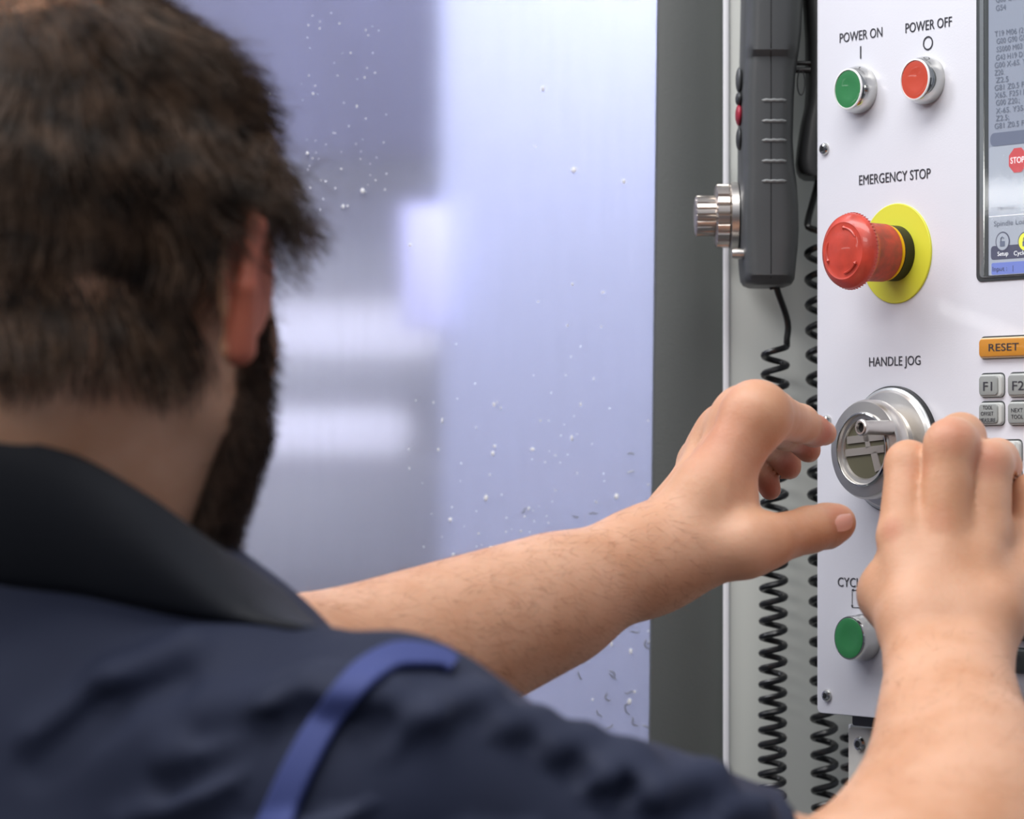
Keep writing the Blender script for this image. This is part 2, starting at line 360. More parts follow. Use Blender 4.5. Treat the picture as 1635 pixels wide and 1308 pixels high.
obj('knob_base', lathe([(54*s, -.002), (54*s, .0022), (50*s, .003)], kc, 'x', 48), M['satin'], pd)['label'] = 'pale metal washer plate'
obj('knob_ring', lathe([(45*s, .0025), (47*s, .0035), (47*s, .0105), (45*s, .0115), (20*s, .0117)], kc, 'x', 100, (1, .08, 2)), M['nickel'], pd)['label'] = 'wide fluted nickel ring'
obj('knob_grip', lathe([(29*s, .010), (30*s, .0112), (30*s, .0225), (28.5*s, .0235), (20*s, .024)], kc, 'x', 100, (1, .08, 2)), M['nickel'], pd)['label'] = 'narrow fluted nickel grip'
obj('mounting_lug', lathe([(7*s, -.004), (9*s, .001), (8*s, .0045), (4*s, .005)], pl(1181, 405, 1.935), 'x', 16), M['satin'], pd)
for py, h, mm, rr in ((128, 20, 'pendant', 5.5), (158, 11, 'handset', 6), (184, 17, 'redbtn', 6), (222, 18, 'handset', 5)):
    bb = bmesh.new(); bmesh.ops.create_uvsphere(bb, u_segments=20, v_segments=12, radius=1)
    for v in bb.verts: v.co = pl(1180, py, 1.945)+Vector((v.co.x*rr*s, v.co.y*.008, v.co.z*h*s))
    ob = obj('side_button', bb, M[mm], pd)
    if mm == 'redbtn': ob['label'] = 'dark red button'
obj('cord_grommet', tube([pl(1234, 450, 1.962), pl(1236, 462, 1.962)], [.0035, .0026], 12), M['black'], pd)

hs = empty('hanging_handset', P(1290, 284, 1.965)); tag(hs, 'black rounded handset hanging between the pendant and the control panel', 'handset')
ho = hs.location
st = [(-150,1282,1330),(0,1283,1330),(60,1287,1330),(140,1288,1330),(170,1286,1330),(200,1279,1330),(240,1273,1330),(262,1271,1330),(274,1273,1330),(281,1277,1328),(285,1284,1322)]
b = bmesh.new(); rings = []
for i in range(len(st)-1):
    for k in range(3):
        t = k/3; py, xl, xr = [st[i][j]*(1-t)+st[i+1][j]*t for j in range(3)]
        rings.append((py, xl, xr))
rings.append(st[-1]); rr = []
for py, xl, xr in rings:
    ring = []
    for k in range(32):
        a = 2*math.pi*k/32; c, s_ = math.cos(a), math.sin(a)
        ring.append(b.verts.new(P((xl+xr)/2+(xr-xl)/2*math.copysign(abs(c)**.5, c), py, 1.965)+Vector((0, .02*math.copysign(abs(s_)**.6, s_), 0))-ho))
    rr.append(ring)
for i in range(len(rr)-1):
    for k in range(32): j = (k+1) % 32; b.faces.new((rr[i][k], rr[i][j], rr[i+1][j], rr[i+1][k]))
b.faces.new(rr[0]); b.faces.new(rr[-1])
obj('handset_body', b, M['handset'], hs)
obj('hook_bar', tube([P(1268, 101, 1.95)-ho, P(1294, 101, 1.95)-ho], .0014, 8), M['black'], hs)
obj('hook_bar', tube([P(1268, 112, 1.95)-ho, P(1294, 112, 1.95)-ho], .0018, 8), M['black'], hs)
loop = [P(1279+6*math.cos(a)*(1.0 if a < 3.9 else 1.1), 132+20*math.sin(a), 1.944)-ho for a in [i*6.283/22-1.57 for i in range(23)]]
obj('wire_loop', tube(loop, .0004, 6), M['handset'], hs)

# ---------------------------------------------------------------- control panel
ANG = -math.radians(53); CA, SA = math.cos(ANG), math.sin(ANG)
PX0, PY0 = X(1432, 1.85), 1.85; ZB = Zp(1137, 1.904)
cp = empty('control_panel', (PX0, PY0, ZB), ANG)
tag(cp, 'pale grey control panel with coloured push buttons, dial, keys and a screen', 'control panel')
def pu(px, py=None):
    k = (px-CX)/F
    u = (k*PY0-PX0)/(CA-k*SA); Y = PY0+SA*u
    return (u, Zp(py, Y)-ZB, Y) if py is not None else u
uL = pu(1304.5); uR = .30; ZT = Zp(-150, 1.9)-ZB
bm = plate(uL, uR, -.0005, ZT, 0, .003, .0035, 5, .0006)
obj('face_plate', bm, M['panel'], cp)
obj('console_box', box(uL+.026, uR-.004, .0032, .09, .004, ZT-.004, .002), M['strip'], cp)
obj('rubber_gasket', box(pu(1352), uR-.01, .0035, .03, -.0065, .004, .0015), M['black'], cp)
o = obj('mounting_bracket', box(pu(1329), uR-.02, .012, .018, -.30, -.0085, .0015), M['beige'], cp); o['label'] = 'beige painted metal bracket below the panel'
obj('bracket_flange', box(pu(1318), pu(1322), .018, .06, -.30, -.0075, .0005), M['stripedge'], cp)
def screw(px, py, r=10, y=0, name='socket_screw'):
    u, z, Y = pu(px, py); rr = R(r, Y)
    s_ = obj(name, lathe([(rr, y*-1), (rr*1.0, -y+.0006), (rr*.8, -y+.0018), (rr*.48, -y+.0022), (rr*.46, -y+.0008)], (u, 0, z), 'y', 24), M['chrome'], cp)
    h = bmesh.new(); f = h.faces.new([h.verts.new((u+rr*.5*math.cos(k*math.pi/3+.3), y-.0023, z+rr*.5*math.sin(k*math.pi/3+.3))) for k in range(6)])
    obj('hex_socket', h, M['black'], s_, smooth=False)
    return s_
screw(1317, 238); screw(1321, 1111); screw(1321, 673)
screw(1349, 1190, 12, .012)
def push(px, py, rb, rf, L, m, ring, label):
    u, z, Y = pu(px, py); a = R(rb, Y); f = R(rf, Y)
    o = obj('push_button', lathe([(a*.985, 0), (a, .0008), (a, .0022), (a*.995, .0036), (a*.975, .0050), (a*.94, L*.70), (f*1.04, L*.88), (f*1.005, L*.97), (f*.99, L), (f*.93, L), (f*.91, L-.0012)], (u, 0, z), 'y', 64), M['chrome'], cp); o['label'] = label
    if ring: obj('rim_ring', lathe([(f*1.0, L-.0005), (f*1.0, L+.0006), (f*.93, L+.0008), (f*.91, L-.0008)], (u, 0, z), 'y', 64, cap=False), M['white'], o)
    obj('button_cap', lathe([(f*.93, L-.002), (f*.93, L+.0002), (f*.88, L+.0004), (f*.5, L-.0002), (.0005, L-.0004)], (u, 0, z), 'y', 64), m, o)
push(1375, 144, 38, 32.5, .0100, M['green'], True, 'green push button with chrome bezel under POWER ON')
push(1482, 129, 38.5, 33, .0100, M['red'], True, 'red push button with chrome bezel under POWER OFF')
push(1381, 1018, 38, 34.5, .0125, M['green'], False, 'dark green push button with chrome bezel under CYCLE')
# emergency stop
u, z, Y = pu(1432, 405)
es = obj('emergency_stop', lathe([(.0150, .0105), (.0164, .0115), (.0166, .024), (.0172, .029), (.0185, .0325), (.0208, .0335), (.0215, .0350), (.0214, .0362), (.0205, .0385), (.0165, .0415), (.0160, .0417), (.0150, .0414), (.010, .0425), (.004, .043), (.0005, .0431)], (u, 0, z), 'y', 96), M['estop'], cp)
es['label'] = 'red mushroom head emergency stop on a yellow disc'
es.data.materials.append(M['estopside'])
for p in es.data.polygons:
    if -.0245 > p.center.y > -.030 or (p.center.y > -.0245): p.material_index = 1
obj('yellow_disc', lathe([(.0284, 0), (.0284, .0008), (.0280, .0011), (.014, .0011)], (u, 0, z), 'y', 96), M['yellow'], es)
obj('black_collar', lathe([(.0158, .001), (.0158, .0080), (.0150, .0084)], (u, 0, z), 'y', 64), M['black'], es)
obj('amber_ring', lathe([(.0142, .008), (.0158, .0086), (.0162, .0108), (.0150, .0112)], (u, 0, z), 'y', 64), M['amber'], es)
rb = []
for k in range(60):
    a = 2*math.pi*k/60; c = (u+.0216*math.cos(a), -.0350, z+.0216*math.sin(a)); rb.append(tube([(c[0], -.0342, c[2]), (c[0], -.0358, c[2])], .0003, 4))
obj('knurled_rim', join(*rb), M['estop'], es)
for a0 in (35, 155, 275):
    pts = [(u+.0128*math.cos(math.radians(a0+t)), -.0420, z+.0128*math.sin(math.radians(a0+t))) for t in range(0, 56, 5)]
    obj('twist_arrow', tube(pts, [.0003]+[.0007]*9+[.0013, .0003], 6), M['estop'], es)
# handle jog dial
u, z, Y = pu(1428, 718)
jg = obj('jog_dial', lathe([(.0338, .0015), (.0338, .0045), (.0325, .0060), (.0240, .0075), (.0235, .0130), (.0262, .0135), (.0275, .0142), (.0282, .0155), (.0282, .0218), (.0270, .0238), (.0212, .0242), (.0204, .0252), (.0198, .0252), (.0192, .0238), (.0172, .0236), (.0166, .0222), (.0005, .0222)], (u, 0, z), 'y', 96), M['satin'], cp)
jg['label'] = 'silver two step hand dial under HANDLE JOG'
obj('dial_flange', lathe([(.0362, 0), (.0362, .0022), (.0355, .0026), (.034, .0026)], (u, 0, z), 'y', 96), M['black'], jg)['label'] = 'thin dark ring round the dial'
obj('dial_plate', lathe([(.0352, .001), (.0352, .0036), (.0345, .0042), (.030, .0064), (.024, .0072)], (u, 0, z), 'y', 96), M['silver'], jg)
obj('chrome_rim', lathe([(.0206, .0236), (.0209, .0254), (.0201, .0258), (.0198, .0236)], (u, 0, z), 'y', 96, cap=False), M['chrome'], jg)  # raised chrome rim round the dial face
obj('dial_recess', lathe([(.0164, .0215), (.0164, .02235), (.0005, .02235)], (u, 0, z), 'y', 64), M['olive'], jg)
# raised web in the recess: two bars with cross pieces
def bar(x0, z0, x1, z1, wd):
    d = Vector((x1-x0, 0, z1-z0)); L = d.length; n = Vector((-d.z, 0, d.x)).normalized()*wd/2; bmx = bmesh.new()
    vs = [bmx.verts.new((u+p.x, -.0223, z+p.z)) for p in (Vector((x0, 0, z0))+n, Vector((x0, 0, z0))-n, Vector((x1, 0, z1))-n, Vector((x1, 0, z1))+n)]
    f = bmx.faces.new(vs); r_ = bmesh.ops.extrude_face_region(bmx, geom=[f]); bmesh.ops.translate(bmx, vec=(0, -.0009, 0), verts=[v for v in r_['geom'] if isinstance(v, bmesh.types.BMVert)]); return bmx
obj('dial_web', join(bar(-.0145, .0052, .0150, .0075, .0042), bar(-.0158, -.0020, .0158, .0005, .0042), bar(.0010, .0045, .0010, .0135, .0040), bar(.0015, .007, .0030, .0010, .0036), bar(.0075, -.0015, .0110, -.0120, .0050)), M['cross'], jg, smooth=False)
hx, hz = u+.0215, z+.0120
obj('crank_pin', lathe([(.0042, .0235), (.0040, .043), (.0047, .0445), (.0046, .0462), (.0038, .0468), (.0030, .0468), (.0026, .0450)], (hx, 0, hz), 'y', 32), M['satin'], jg)
obj('pin_socket', lathe([(.0026, .0452), (.0005, .0452)], (hx, 0, hz), 'y', 16), M['black'], jg)
# lettering
YI = -.00025
def lab(s_, pa, pb, cap, off=.003, name='lettering', parent=cp, y=YI, m=None):
    (ax, ay), (bx_, by) = pa, pb
    u0, z0, Y0 = pu(ax, ay); u1, z1, Y1 = pu(bx_, by)
    return text(name, s_, u0, u1, (z0+z1)/2, R(cap, (Y0+Y1)/2), y, m or M['ink'], parent, off)
lab('POWER ON', (1341, 68), (1409, 59), 15.5)
lab('POWER OFF', (1446, 52), (1520, 43), 16)
lab('EMERGENCY STOP', (1372, 295), (1486, 285), 16)
lab('HANDLE JOG', (1388, 585), (1470, 583), 15)
lab('CYCLE START', (1338, 937), (1430, 940), 15)
def flat(name, x0, x1, z0, z1, y, m, parent, rad=None):
    rad = rad or min(x1-x0, z1-z0)*.02
    return obj(name, plate(x0, x1, z0, z1, y, y+.0001, rad, 4), m, parent, smooth=False)
u, z, Y = pu(1374.5, 84); flat('power_on_mark', u-.0005, u+.0005, z-.0035, z+.0037, YI, M['ink'], cp)
u, z, Y = pu(1482, 69)
bm = bmesh.new(); ri = []
for r_ in (.0040, .0031): ri.append([bm.verts.new((u+r_*math.cos(a*math.pi/20), YI, z+r_*math.sin(a*math.pi/20))) for a in range(40)])
for i in range(40): j = (i+1) % 40; bm.faces.new((ri[0][i], ri[0][j], ri[1][j], ri[1][i]))
obj('power_off_mark', bm, M['ink'], cp, smooth=False)
u0, z0, _ = pu(1361, 970); u1, z1, _ = pu(1400, 944)
def tri(cx, cz, dx, dz, s_):
    b_ = bmesh.new(); n = (-dz, dx)
    b_.faces.new([b_.verts.new(p) for p in ((cx+dx*s_, YI, cz+dz*s_), (cx+n[0]*s_*.5, YI, cz+n[1]*s_*.5), (cx-n[0]*s_*.5, YI, cz-n[1]*s_*.5))]); return b_
def line(xa, za, xb, zb, t=.00022): return plate(min(xa, xb)-t, max(xa, xb)+t, min(za, zb)-t, max(za, zb)+t, YI, YI+.0001, .0001, 1)
obj('cycle_mark', join(line(u0, z0, u0, z1), line(u0, z1, u1, z1), line(u0, z0, u1, z0), tri(u0, z0+.0013, 0, -1, .0018), tri(u0+.0013, z1, -1, 0, .0018)), M['ink'], cp, smooth=False)
# keys
def key(xa, xb, ya, yb, m, ms, h=.0028, lab_=None, lines=(), name='key', cap_in=(.06, .26, .05, .10)):
    u0, _, Y0 = pu(xa, ya); u1 = pu(xb); zt = pu((xa+min(xb, 1620))/2, ya)[1]; zb = pu((xa+min(xb, 1620))/2, yb)[1]
    k = obj(name, plate(u0, u1, zb, zt, 0-h*.75, .001, .0025, 5, .0008), ms, cp)
    if lab_: k['label'] = lab_
    wd, hh = u1-u0, zt-zb; cw = min(wd, .016)
    c = obj('key_face', plate(u0+cw*.04, u1-cw*.17, zb+hh*.07, zt-hh*.06, -h, -h*.7, .0022, 5, .0005), m, k)
    obj('key_shadow_gap', plate(u0-.0005, u1+.0005, zb-.0004, zt+.0009, -.00015, .0005, .0028, 5), M['bezel'], k)
    for t in lines:
        text('legend', t[0], u0+wd*t[1], u0+wd*t[2], zb+hh*t[3], hh*t[4], -h-.0002, M['ink'], k, .004)
    return k
key(1567, 1700, 539, 572, M['keyor'], M['keyorside'], lab_='long orange RESET key', lines=[('RESET', .135, .50, .34, .36)])
key(1567, 1604, 598, 634, M['keygrey'], M['keyside'], lab_='grey key marked F1', lines=[('F1', .24, .62, .28, .40)])
key(1613, 1655, 597, 634, M['keygrey'], M['keyside'], lab_='grey key marked F2', lines=[('F2', .22, .66, .28, .40)])
key(1567, 1604, 643, 679, M['keygrey'], M['keyside'], lab_='grey key marked TOOL OFFSET MEASURE', lines=[('TOOL', .22, .64, .70, .17), ('OFFSET', .14, .68, .43, .17), ('MEASURE', .08, .76, .13, .18)])
key(1613, 1655, 642, 679, M['keygrey'], M['keyside'], lab_='grey key marked NEXT TOOL', lines=[('NEXT', .18, .62, .55, .18), ('TOOL', .18, .64, .27, .18)])
key(1594, 1632, 704, 742, M['keyside'], M['keyside'], lab_='pale grey key marked C beside the knuckles', lines=[('C', .60, .78, .14, .26)])
key(1594, 1632, 749, 787, M['keyside'], M['keyside'], lab_='pale grey key below the C key')
key(1618, 1660, 984, 1022, M['keydark'], M['keydark'], lab_='black key right of the wrist')
key(1617, 1660, 1036, 1074, M['keydark'], M['bezel'], lab_='dark grey key marked 20 right of the wrist', lines=[('20', .16, .42, .52, .22)])
# printed strip beside lower keys
# screen
u0 = pu(1559.5); zb = pu(1590, 449)[1]
sc = obj('screen_bezel', plate(u0, uR-.02, zb, ZT-.01, -.0006, .001, .004, 5, .0004), M['bezel'], cp); sc['label'] = 'dark screen bezel in the upper right of the panel'
obj('bezel_step', plate(pu(1566), uR-.024, pu(1590, 443)[1], ZT-.014, -.0012, .0005, .003, 5, .0004), M['acrylic'], sc)
obj('bezel_line', plate(pu(1573.5), pu(1575.2), pu(1575, 441)[1], ZT-.016, -.0016, -.0005, .0004, 2), M['chrome'], sc)
obj('inner_frame', plate(pu(1576), uR-.03, pu(1590, 441)[1], ZT-.018, -.0014, -.0004, .001, 3), M['bezel'], sc)
dsp = obj('display', plate(pu(1582), uR-.034, pu(1590, 440)[1], ZT-.02, -.0017, -.0008, .0005, 3), SCR['bg'], cp, smooth=False); dsp['label'] = 'pale grey display showing program lines'
yd = -.0018
def dz(py, px=1608): return pu(px, py)[1]
flat('lower_pane', pu(1583), uR-.035, dz(439), dz(233), yd, SCR['low'], dsp)
flat('header_bar', pu(1585), uR-.036, dz(232), dz(211), yd-.0001, SCR['bar'], dsp, .003)
flat('icon_bar', pu(1586), uR-.036, dz(414), dz(392), yd-.0001, SCR['dark'], dsp, .002)
flat('input_bar', pu(1587), uR-.036, dz(438), dz(419), yd-.0001, SCR['blue'], dsp, .001)
flat('divider', pu(1583), uR-.036, dz(345), dz(344), yd-.0001, SCR['wht'], dsp)
lines = [(5,'G00 G17 G40',1648,1594),(18,'G54',1610,1594),(59,'T19 M06 (2',1638,1592),(71,'G00 G90 G54',1646,1595),(84,'S5000 M03',1636,1595),(97,'G43 H19 D19',1646,1594),(109,'G00 X-65. Y35',1652,1592),(121,'Z20.',1607,1592),(133,'Z2.5',1614,1594),(145,'G81 Z0.5 F2',1644,1592),(157,'X65. F2511',1639,1592),(169,'G00 Z20.;',1632,1594),(182,'X-65. Y35.5',1645,1594),(194,'Z2.5;',1615,1594),(206,'G81 Z0.5 F2',1644,1592)]
for py, s_, xb, xa in lines:
    text('program_line', s_, pu(xa), pu(xb), pu(1592, py)[1], .0030, yd-.0002, SCR['txt'], dsp, 0)
u, z, Y = pu(1629, 256)
def ngon(n, r_, y, rot=0, c=None):
    c = c or (u, z); b_ = bmesh.new(); b_.faces.new([b_.verts.new((c[0]+r_*math.cos(rot+k*2*math.pi/n), y, c[1]+r_*math.sin(rot+k*2*math.pi/n))) for k in range(n)]); return b_
obj('stop_sign', ngon(8, .0072, yd-.0002, math.pi/8), SCR['red'], dsp, smooth=False)
text('sign_lettering', 'STOP', u-.0052, u+.0052, z-.0016, .0034, yd-.0004, SCR['wht'], dsp, .004)
text('screen_caption', 'Machine', pu(1597), pu(1625), dz(336, 1600), .0022, yd-.0002, SCR['txt'], dsp)
text('screen_caption', 'Spindle Load', pu(1591), pu(1646), dz(361, 1600), .0028, yd-.0002, SCR['txt'], dsp)
for cx_, m_ in ((1605, 'low'), (1641, 'yel')):
    u, z, Y = pu(cx_, 386)
    obj('icon_ring', ngon(28, .0054, yd-.0002), SCR['dark'], dsp, smooth=False); obj('icon_disc', ngon(28, .0047, yd-.0003), SCR[m_], dsp, smooth=False)
    flat('padlock_icon', u-.0018, u+.0018, z-.0026, z+.0002, yd-.0005, SCR['bar'], dsp)
    obj('padlock_shackle', tube([(u-.0011, yd-.0005, z), (u-.0011, yd-.0005, z+.0018), (u, yd-.0005, z+.0026), (u+.0011, yd-.0005, z+.0018)], .0003, 5), SCR['bar'], dsp)
text('screen_caption', 'Setup', pu(1597), pu(1614), dz(409, 1600), .0024, yd-.0003, SCR['wht'], dsp, .003)
text('screen_caption', 'Cycle', pu(1623), pu(1642), dz(408, 1625), .0024, yd-.0003, SCR['wht'], dsp, .003)
text('screen_caption', 'Input :   |', pu(1589), pu(1622), dz(433, 1600), .0026, yd-.0003, SCR['dark'], dsp)
obj('cover_glass', plate(pu(1577), uR-.03, pu(1590, 440)[1], ZT-.02, -.0034, -.0030, .001, 3), M['cover_glass'], cp)

# far lamp that mirrors in the cover glass, on its own stand
fl = empty('strip_lamp', (-3.0, 2.05, 0)); tag(fl, 'white strip lamp on a stand at the far left of the hall', 'lamp')
obj('lamp_tube', box(-.03, .0, -.3, .3, 1.898, 1.936, .004), mat('strip_lamp_glow', 'FFFFFF', .5, emit=12), fl)
obj('lamp_housing', box(-.06, -.031, -.33, .33, 1.885, 1.95, .004), M['strip'], fl); obj('stand_pole', box(-.055, -.035, -.01, .01, .02, 1.885, .002), M['post'], fl); obj('stand_foot', box(-.2, .1, -.15, .15, 0, .02, .004), M['post'], fl)

# ================================================================ person: signed distance body
def cone(a, b_, ra, rb, k=.006): return ('c', np.array(a, np.float32), np.array(b_, np.float32), ra, rb, k)
def ell(c, r, Rm=None, k=.01, op='u'): return ('e' if op == 'u' else 'x', np.array(c, np.float32), np.array(r, np.float32), (np.array(Rm, np.float32) if Rm is not None else None), k)
def smin(a, b_, k):
    h = np.clip(.5+.5*(b_-a)/k, 0, 1); return b_*(1-h)+a*h-k*h*(1-h)
def dprim(p, pr):
    if pr[0] == 'c':
        _, a, b_, ra, rb, k = pr; ba = b_-a; L2 = float(ba@ba)+1e-12; pa = p-a
        h = np.clip(pa@ba/L2, 0, 1); d = pa-h[:, None]*ba; return np.sqrt(np.einsum('ij,ij->i', d, d))-(ra+(rb-ra)*h)
    c, r, Rm = pr[1], pr[2], pr[3]; q = p-c
    if Rm is not None: q = q@Rm
    q1 = q/r; k0 = np.sqrt(np.einsum('ij,ij->i', q1, q1)); q2 = q1/r; k1 = np.sqrt(np.einsum('ij,ij->i', q2, q2))+1e-9
    return k0*(k0-1)/k1
def chain(p, prims, d=None):
    for pr in prims:
        di = dprim(p, pr)
        if pr[0] == 'x': d = -smin(-d, di, pr[4])
        elif d is None: d = di
        else: d = smin(d, di, pr[-1])
    return d
class Grp:
    def __init__(s, base, branches=(), kb=.006):
        s.base, s.br, s.kb = base, branches, kb; lo = np.full(3, 9.); hi = -lo
        for pr in list(base)+[q for b_ in branches for q in b_]:
            if pr[0] == 'c':
                for c, r in ((pr[1], pr[3]), (pr[2], pr[4])): lo = np.minimum(lo, c-r); hi = np.maximum(hi, c+r)
            elif pr[0] == 'e': m_ = max(pr[2]); lo = np.minimum(lo, pr[1]-m_); hi = np.maximum(hi, pr[1]+m_)
        s.lo, s.hi = lo-.03, hi+.03
    def __call__(s, p):
        d0 = chain(p, s.base); out = d0
        for b_ in s.br: out = np.minimum(out, smin(d0, chain(p, b_), s.kb))
        return out
def make_sdf(groups, k=.012, extra=None):
    def f(p):
        d = np.full(len(p), .2, np.float32)
        for g in groups:
            m_ = np.all((p > g.lo) & (p < g.hi), axis=1)
            if m_.any():
                dg = g(p[m_]); d[m_] = smin(d[m_], dg, k)
        if extra is not None: d = extra(p, d)
        return d
    return f
def surface(f, lo, hi, h):
    """sparse surface nets: returns verts, quads"""
    lo = np.array(lo, np.float64); B = 16; n = np.ceil((np.array(hi)-lo)/(h*B)).astype(int)
    g = np.stack(np.meshgrid(*[np.arange(k) for k in n], indexing='ij'), -1).reshape(-1, 3)
    def keep(bl, size):
        c = (lo+(bl+.5)*size*h).astype(np.float32); d = np.concatenate([f(c[i:i+200000]) for i in range(0, len(c), 200000)])
        return bl[np.abs(d) < size*h*.87*1.35+.004]
    bl = keep(g, B); s4 = np.stack(np.meshgrid(*[np.arange(4)]*3, indexing='ij'), -1).reshape(-1, 3)
    bl = (bl[:, None]*4+s4).reshape(-1, 3); bl = keep(bl, 4)
    c5 = np.stack(np.meshgrid(*[np.arange(5)]*3, indexing='ij'), -1).reshape(-1, 3)
    pts = (bl[:, None]*4+c5).reshape(-1, 3).astype(np.int64); S = 4096
    keys = np.unique((pts[:, 0]*S+pts[:, 1])*S+pts[:, 2])
    ijk = np.stack([keys//(S*S), (keys//S) % S, keys % S], -1)
    val = np.concatenate([f((lo+ijk[i:i+300000]*h).astype(np.float32)) for i in range(0, len(ijk), 300000)])
    def look(q):
        kk = (q[:, 0]*S+q[:, 1])*S+q[:, 2]; i = np.searchsorted(keys, kk); i = np.clip(i, 0, len(keys)-1); return i, keys[i] == kk
    off = np.array([[0,0,0],[1,0,0],[0,1,0],[1,1,0],[0,0,1],[1,0,1],[0,1,1],[1,1,1]])
    idx = np.empty((len(ijk), 8), np.int64); ok = np.ones(len(ijk), bool)
    for c in range(8): i, o_ = look(ijk+off[c]); idx[:, c] = i; ok &= o_
    V = val[idx]; sg = V < 0; act = ok & sg.any(1) & ~sg.all(1); ci = np.nonzero(act)[0]
    Vc = V[ci]; acc = np.zeros((len(ci), 3)); cnt = np.zeros(len(ci))
    for a, b_ in ((0,1),(2,3),(4,5),(6,7),(0,2),(1,3),(4,6),(5,7),(0,4),(1,5),(2,6),(3,7)):
        m_ = (Vc[:, a] < 0) != (Vc[:, b_] < 0); t = np.where(m_, Vc[:, a]/(Vc[:, a]-Vc[:, b_]+1e-20), 0)
        acc += np.where(m_[:, None], off[a]+t[:, None]*(off[b_]-off[a]), 0); cnt += m_
    vid = np.full(len(ijk), -1); vid[ci] = np.arange(len(ci)); verts = lo+(ijk[ci]+acc/cnt[:, None])*h
    quads = []
    for ax in range(3):
        e = np.zeros(3, int); e[ax] = 1; a1 = np.roll(e, 1); a2 = np.roll(e, 2)
        j, o_ = look(ijk+e); m_ = o_ & ((val < 0) != (val[j] < 0)); base = ijk[m_]; s0 = val[m_] < 0
        qs = []; good = np.ones(len(base), bool)
        for d_ in (np.zeros(3, int), -a1, -a1-a2, -a2):
            i, o2 = look(base+d_); vv = np.where(o2, vid[i], -1); good &= vv >= 0; qs.append(vv)
        q = np.stack(qs, -1)[good]; s0 = s0[good]; q[~s0] = q[~s0][:, ::-1]; quads.append(q)
    quads = np.concatenate(quads)
    # project onto the exact surface
    vf = verts.astype(np.float32)
    for _ in range(2):
        out = []
        for i in range(0, len(vf), 200000):
            p = vf[i:i+200000]; d = f(p); e = np.float32(.0006)
            gr = np.stack([f(p+np.eye(3, dtype=np.float32)[a]*e)-d for a in range(3)], -1)/e
            gn = (gr**2).sum(1)+1e-3; out.append(p-np.clip(d/gn, -h*.6, h*.6)[:, None]*gr*.8)
        vf = np.concatenate(out)
    return vf, quads
def mesh_from(name, v, q):
    me = bpy.data.meshes.new(name); me.vertices.add(len(v)); me.vertices.foreach_set('co', np.asarray(v, np.float32).ravel())
    me.loops.add(q.size); me.loops.foreach_set('vertex_index', q.ravel().astype(np.int32))
    me.polygons.add(len(q)); me.polygons.foreach_set('loop_start', np.arange(0, q.size, q.shape[1], dtype=np.int32))
    me.update(calc_edges=True); me.validate(); return me
def Q(px, py, Y): return np.array(P(px, py, Y))
def C(a, b_, k=.006): return cone(Q(*a[:3]), Q(*b_[:3]), R(a[3], a[2]), R(b_[3], b_[2]), k)

# head frame
HO = np.array(P(124, 462, 1.405)); yaw = math.radians(-21); pitch = math.radians(-12)
HM = np.array((Matrix.Rotation(yaw, 3, 'Z') @ Matrix.Rotation(math.radians(-1), 3, 'Y') @ Matrix.Rotation(pitch, 3, 'X')))
def H(x, y, z): return HO+HM@np.array([x, y, z])
def HE(c, r, k=.012, op='u', rot=None):
    Rm = HM if rot is None else HM@np.array(rot)
    return ell(H(*c), r, Rm, k, op)
def HC(a, b_, ra, rb, k=.01): return cone(H(*a), H(*b_), ra, rb, k)
earR = Matrix.Rotation(math.radians(32), 3, 'Z')
head = [HE((0, -.008, .045), (.070, .097, .084)), HE((0, .035, -.018), (.073, .05, .04), .02), HE((0, .022, -.012), (.071, .078, .085), .02), HE((0, .045, -.055), (.050, .050, .048), .03),
        HC((-.018, .056, -.088), (.018, .056, -.088), .019, .019, .02), HC((0, .068, -.092), (0, .074, -.088), .016, .014, .015), HC((.057, .018, -.048), (.022, .048, -.084), .017, .016, .02), HC((-.058, .005, -.055), (-.03, .065, -.092), .016, .018, .02),
        HC((0, .092, .012), (0, .112, -.022), .008, .011, .012), HC((-.013, .100, -.026), (.013, .100, -.026), .008, .008, .01),
        HC((-.035, .085, .025), (.035, .085, .025), .009, .009, .016),
        HC((-.02, .094, -.052), (.02, .094, -.052), .007, .007, .008), HC((-.017, .092, -.064), (.017, .092, -.064), .007, .007, .008),
        HE((-.031, .098, .006), (.015, .014, .011), .008, 'x'), HE((.031, .098, .006), (.015, .014, .011), .008, 'x')]
nk = [C((60, 1060, 1.45, 235), (110, 690, 1.435, 218), .03), cone(H(0, -.035, -.03), Q(60, 900, 1.44), .052, .062, .03), cone(H(0, .03, -.07), Q(130, 960, 1.47), .045, .05, .03)]
ears = []
for sd in (1, -1):
    rr = Matrix.Rotation(math.radians(-16*sd), 3, 'Z')
    # local ear frame: x outward, y forward, z up; rear edge swings outward
    ears.append([HE((.084*sd, -.008, .0), (.0055, .017, .029), .004, rot=rr), HC((.093*sd, -.020, .018), (.091*sd, -.021, -.008), .004, .004, .003),
                 HC((.093*sd, -.020, .018), (.082*sd, -.006, .029), .004, .004, .003), HC((.091*sd, -.020, -.008), (.084*sd, -.010, -.031), .0045, .0078, .003)])
ghead = Grp(nk+head, ears, .004)
# torso
TR = np.array(Matrix.Rotation(math.radians(-24), 3, 'Z'))
tc = Q(40, 1330, 1.46)
torso = [ell(tc+np.array([0, 0, -.02]), (.175, .105, .17), TR, .05), ell(tc+np.array([-.01, .01, -.22]), (.165, .11, .26), TR, .06),
         C((120, 1150, 1.41, 140), (590, 1245, 1.34, 172), .05), C((20, 1120, 1.44, 170), (-420, 1200, 1.53, 190), .05), C((0, 960, 1.445, 205), (40, 1200, 1.44, 240), .04), C((-200, 1080, 1.48, 180), (10, 1040, 1.45, 190), .04)]
gtorso = Grp(torso)
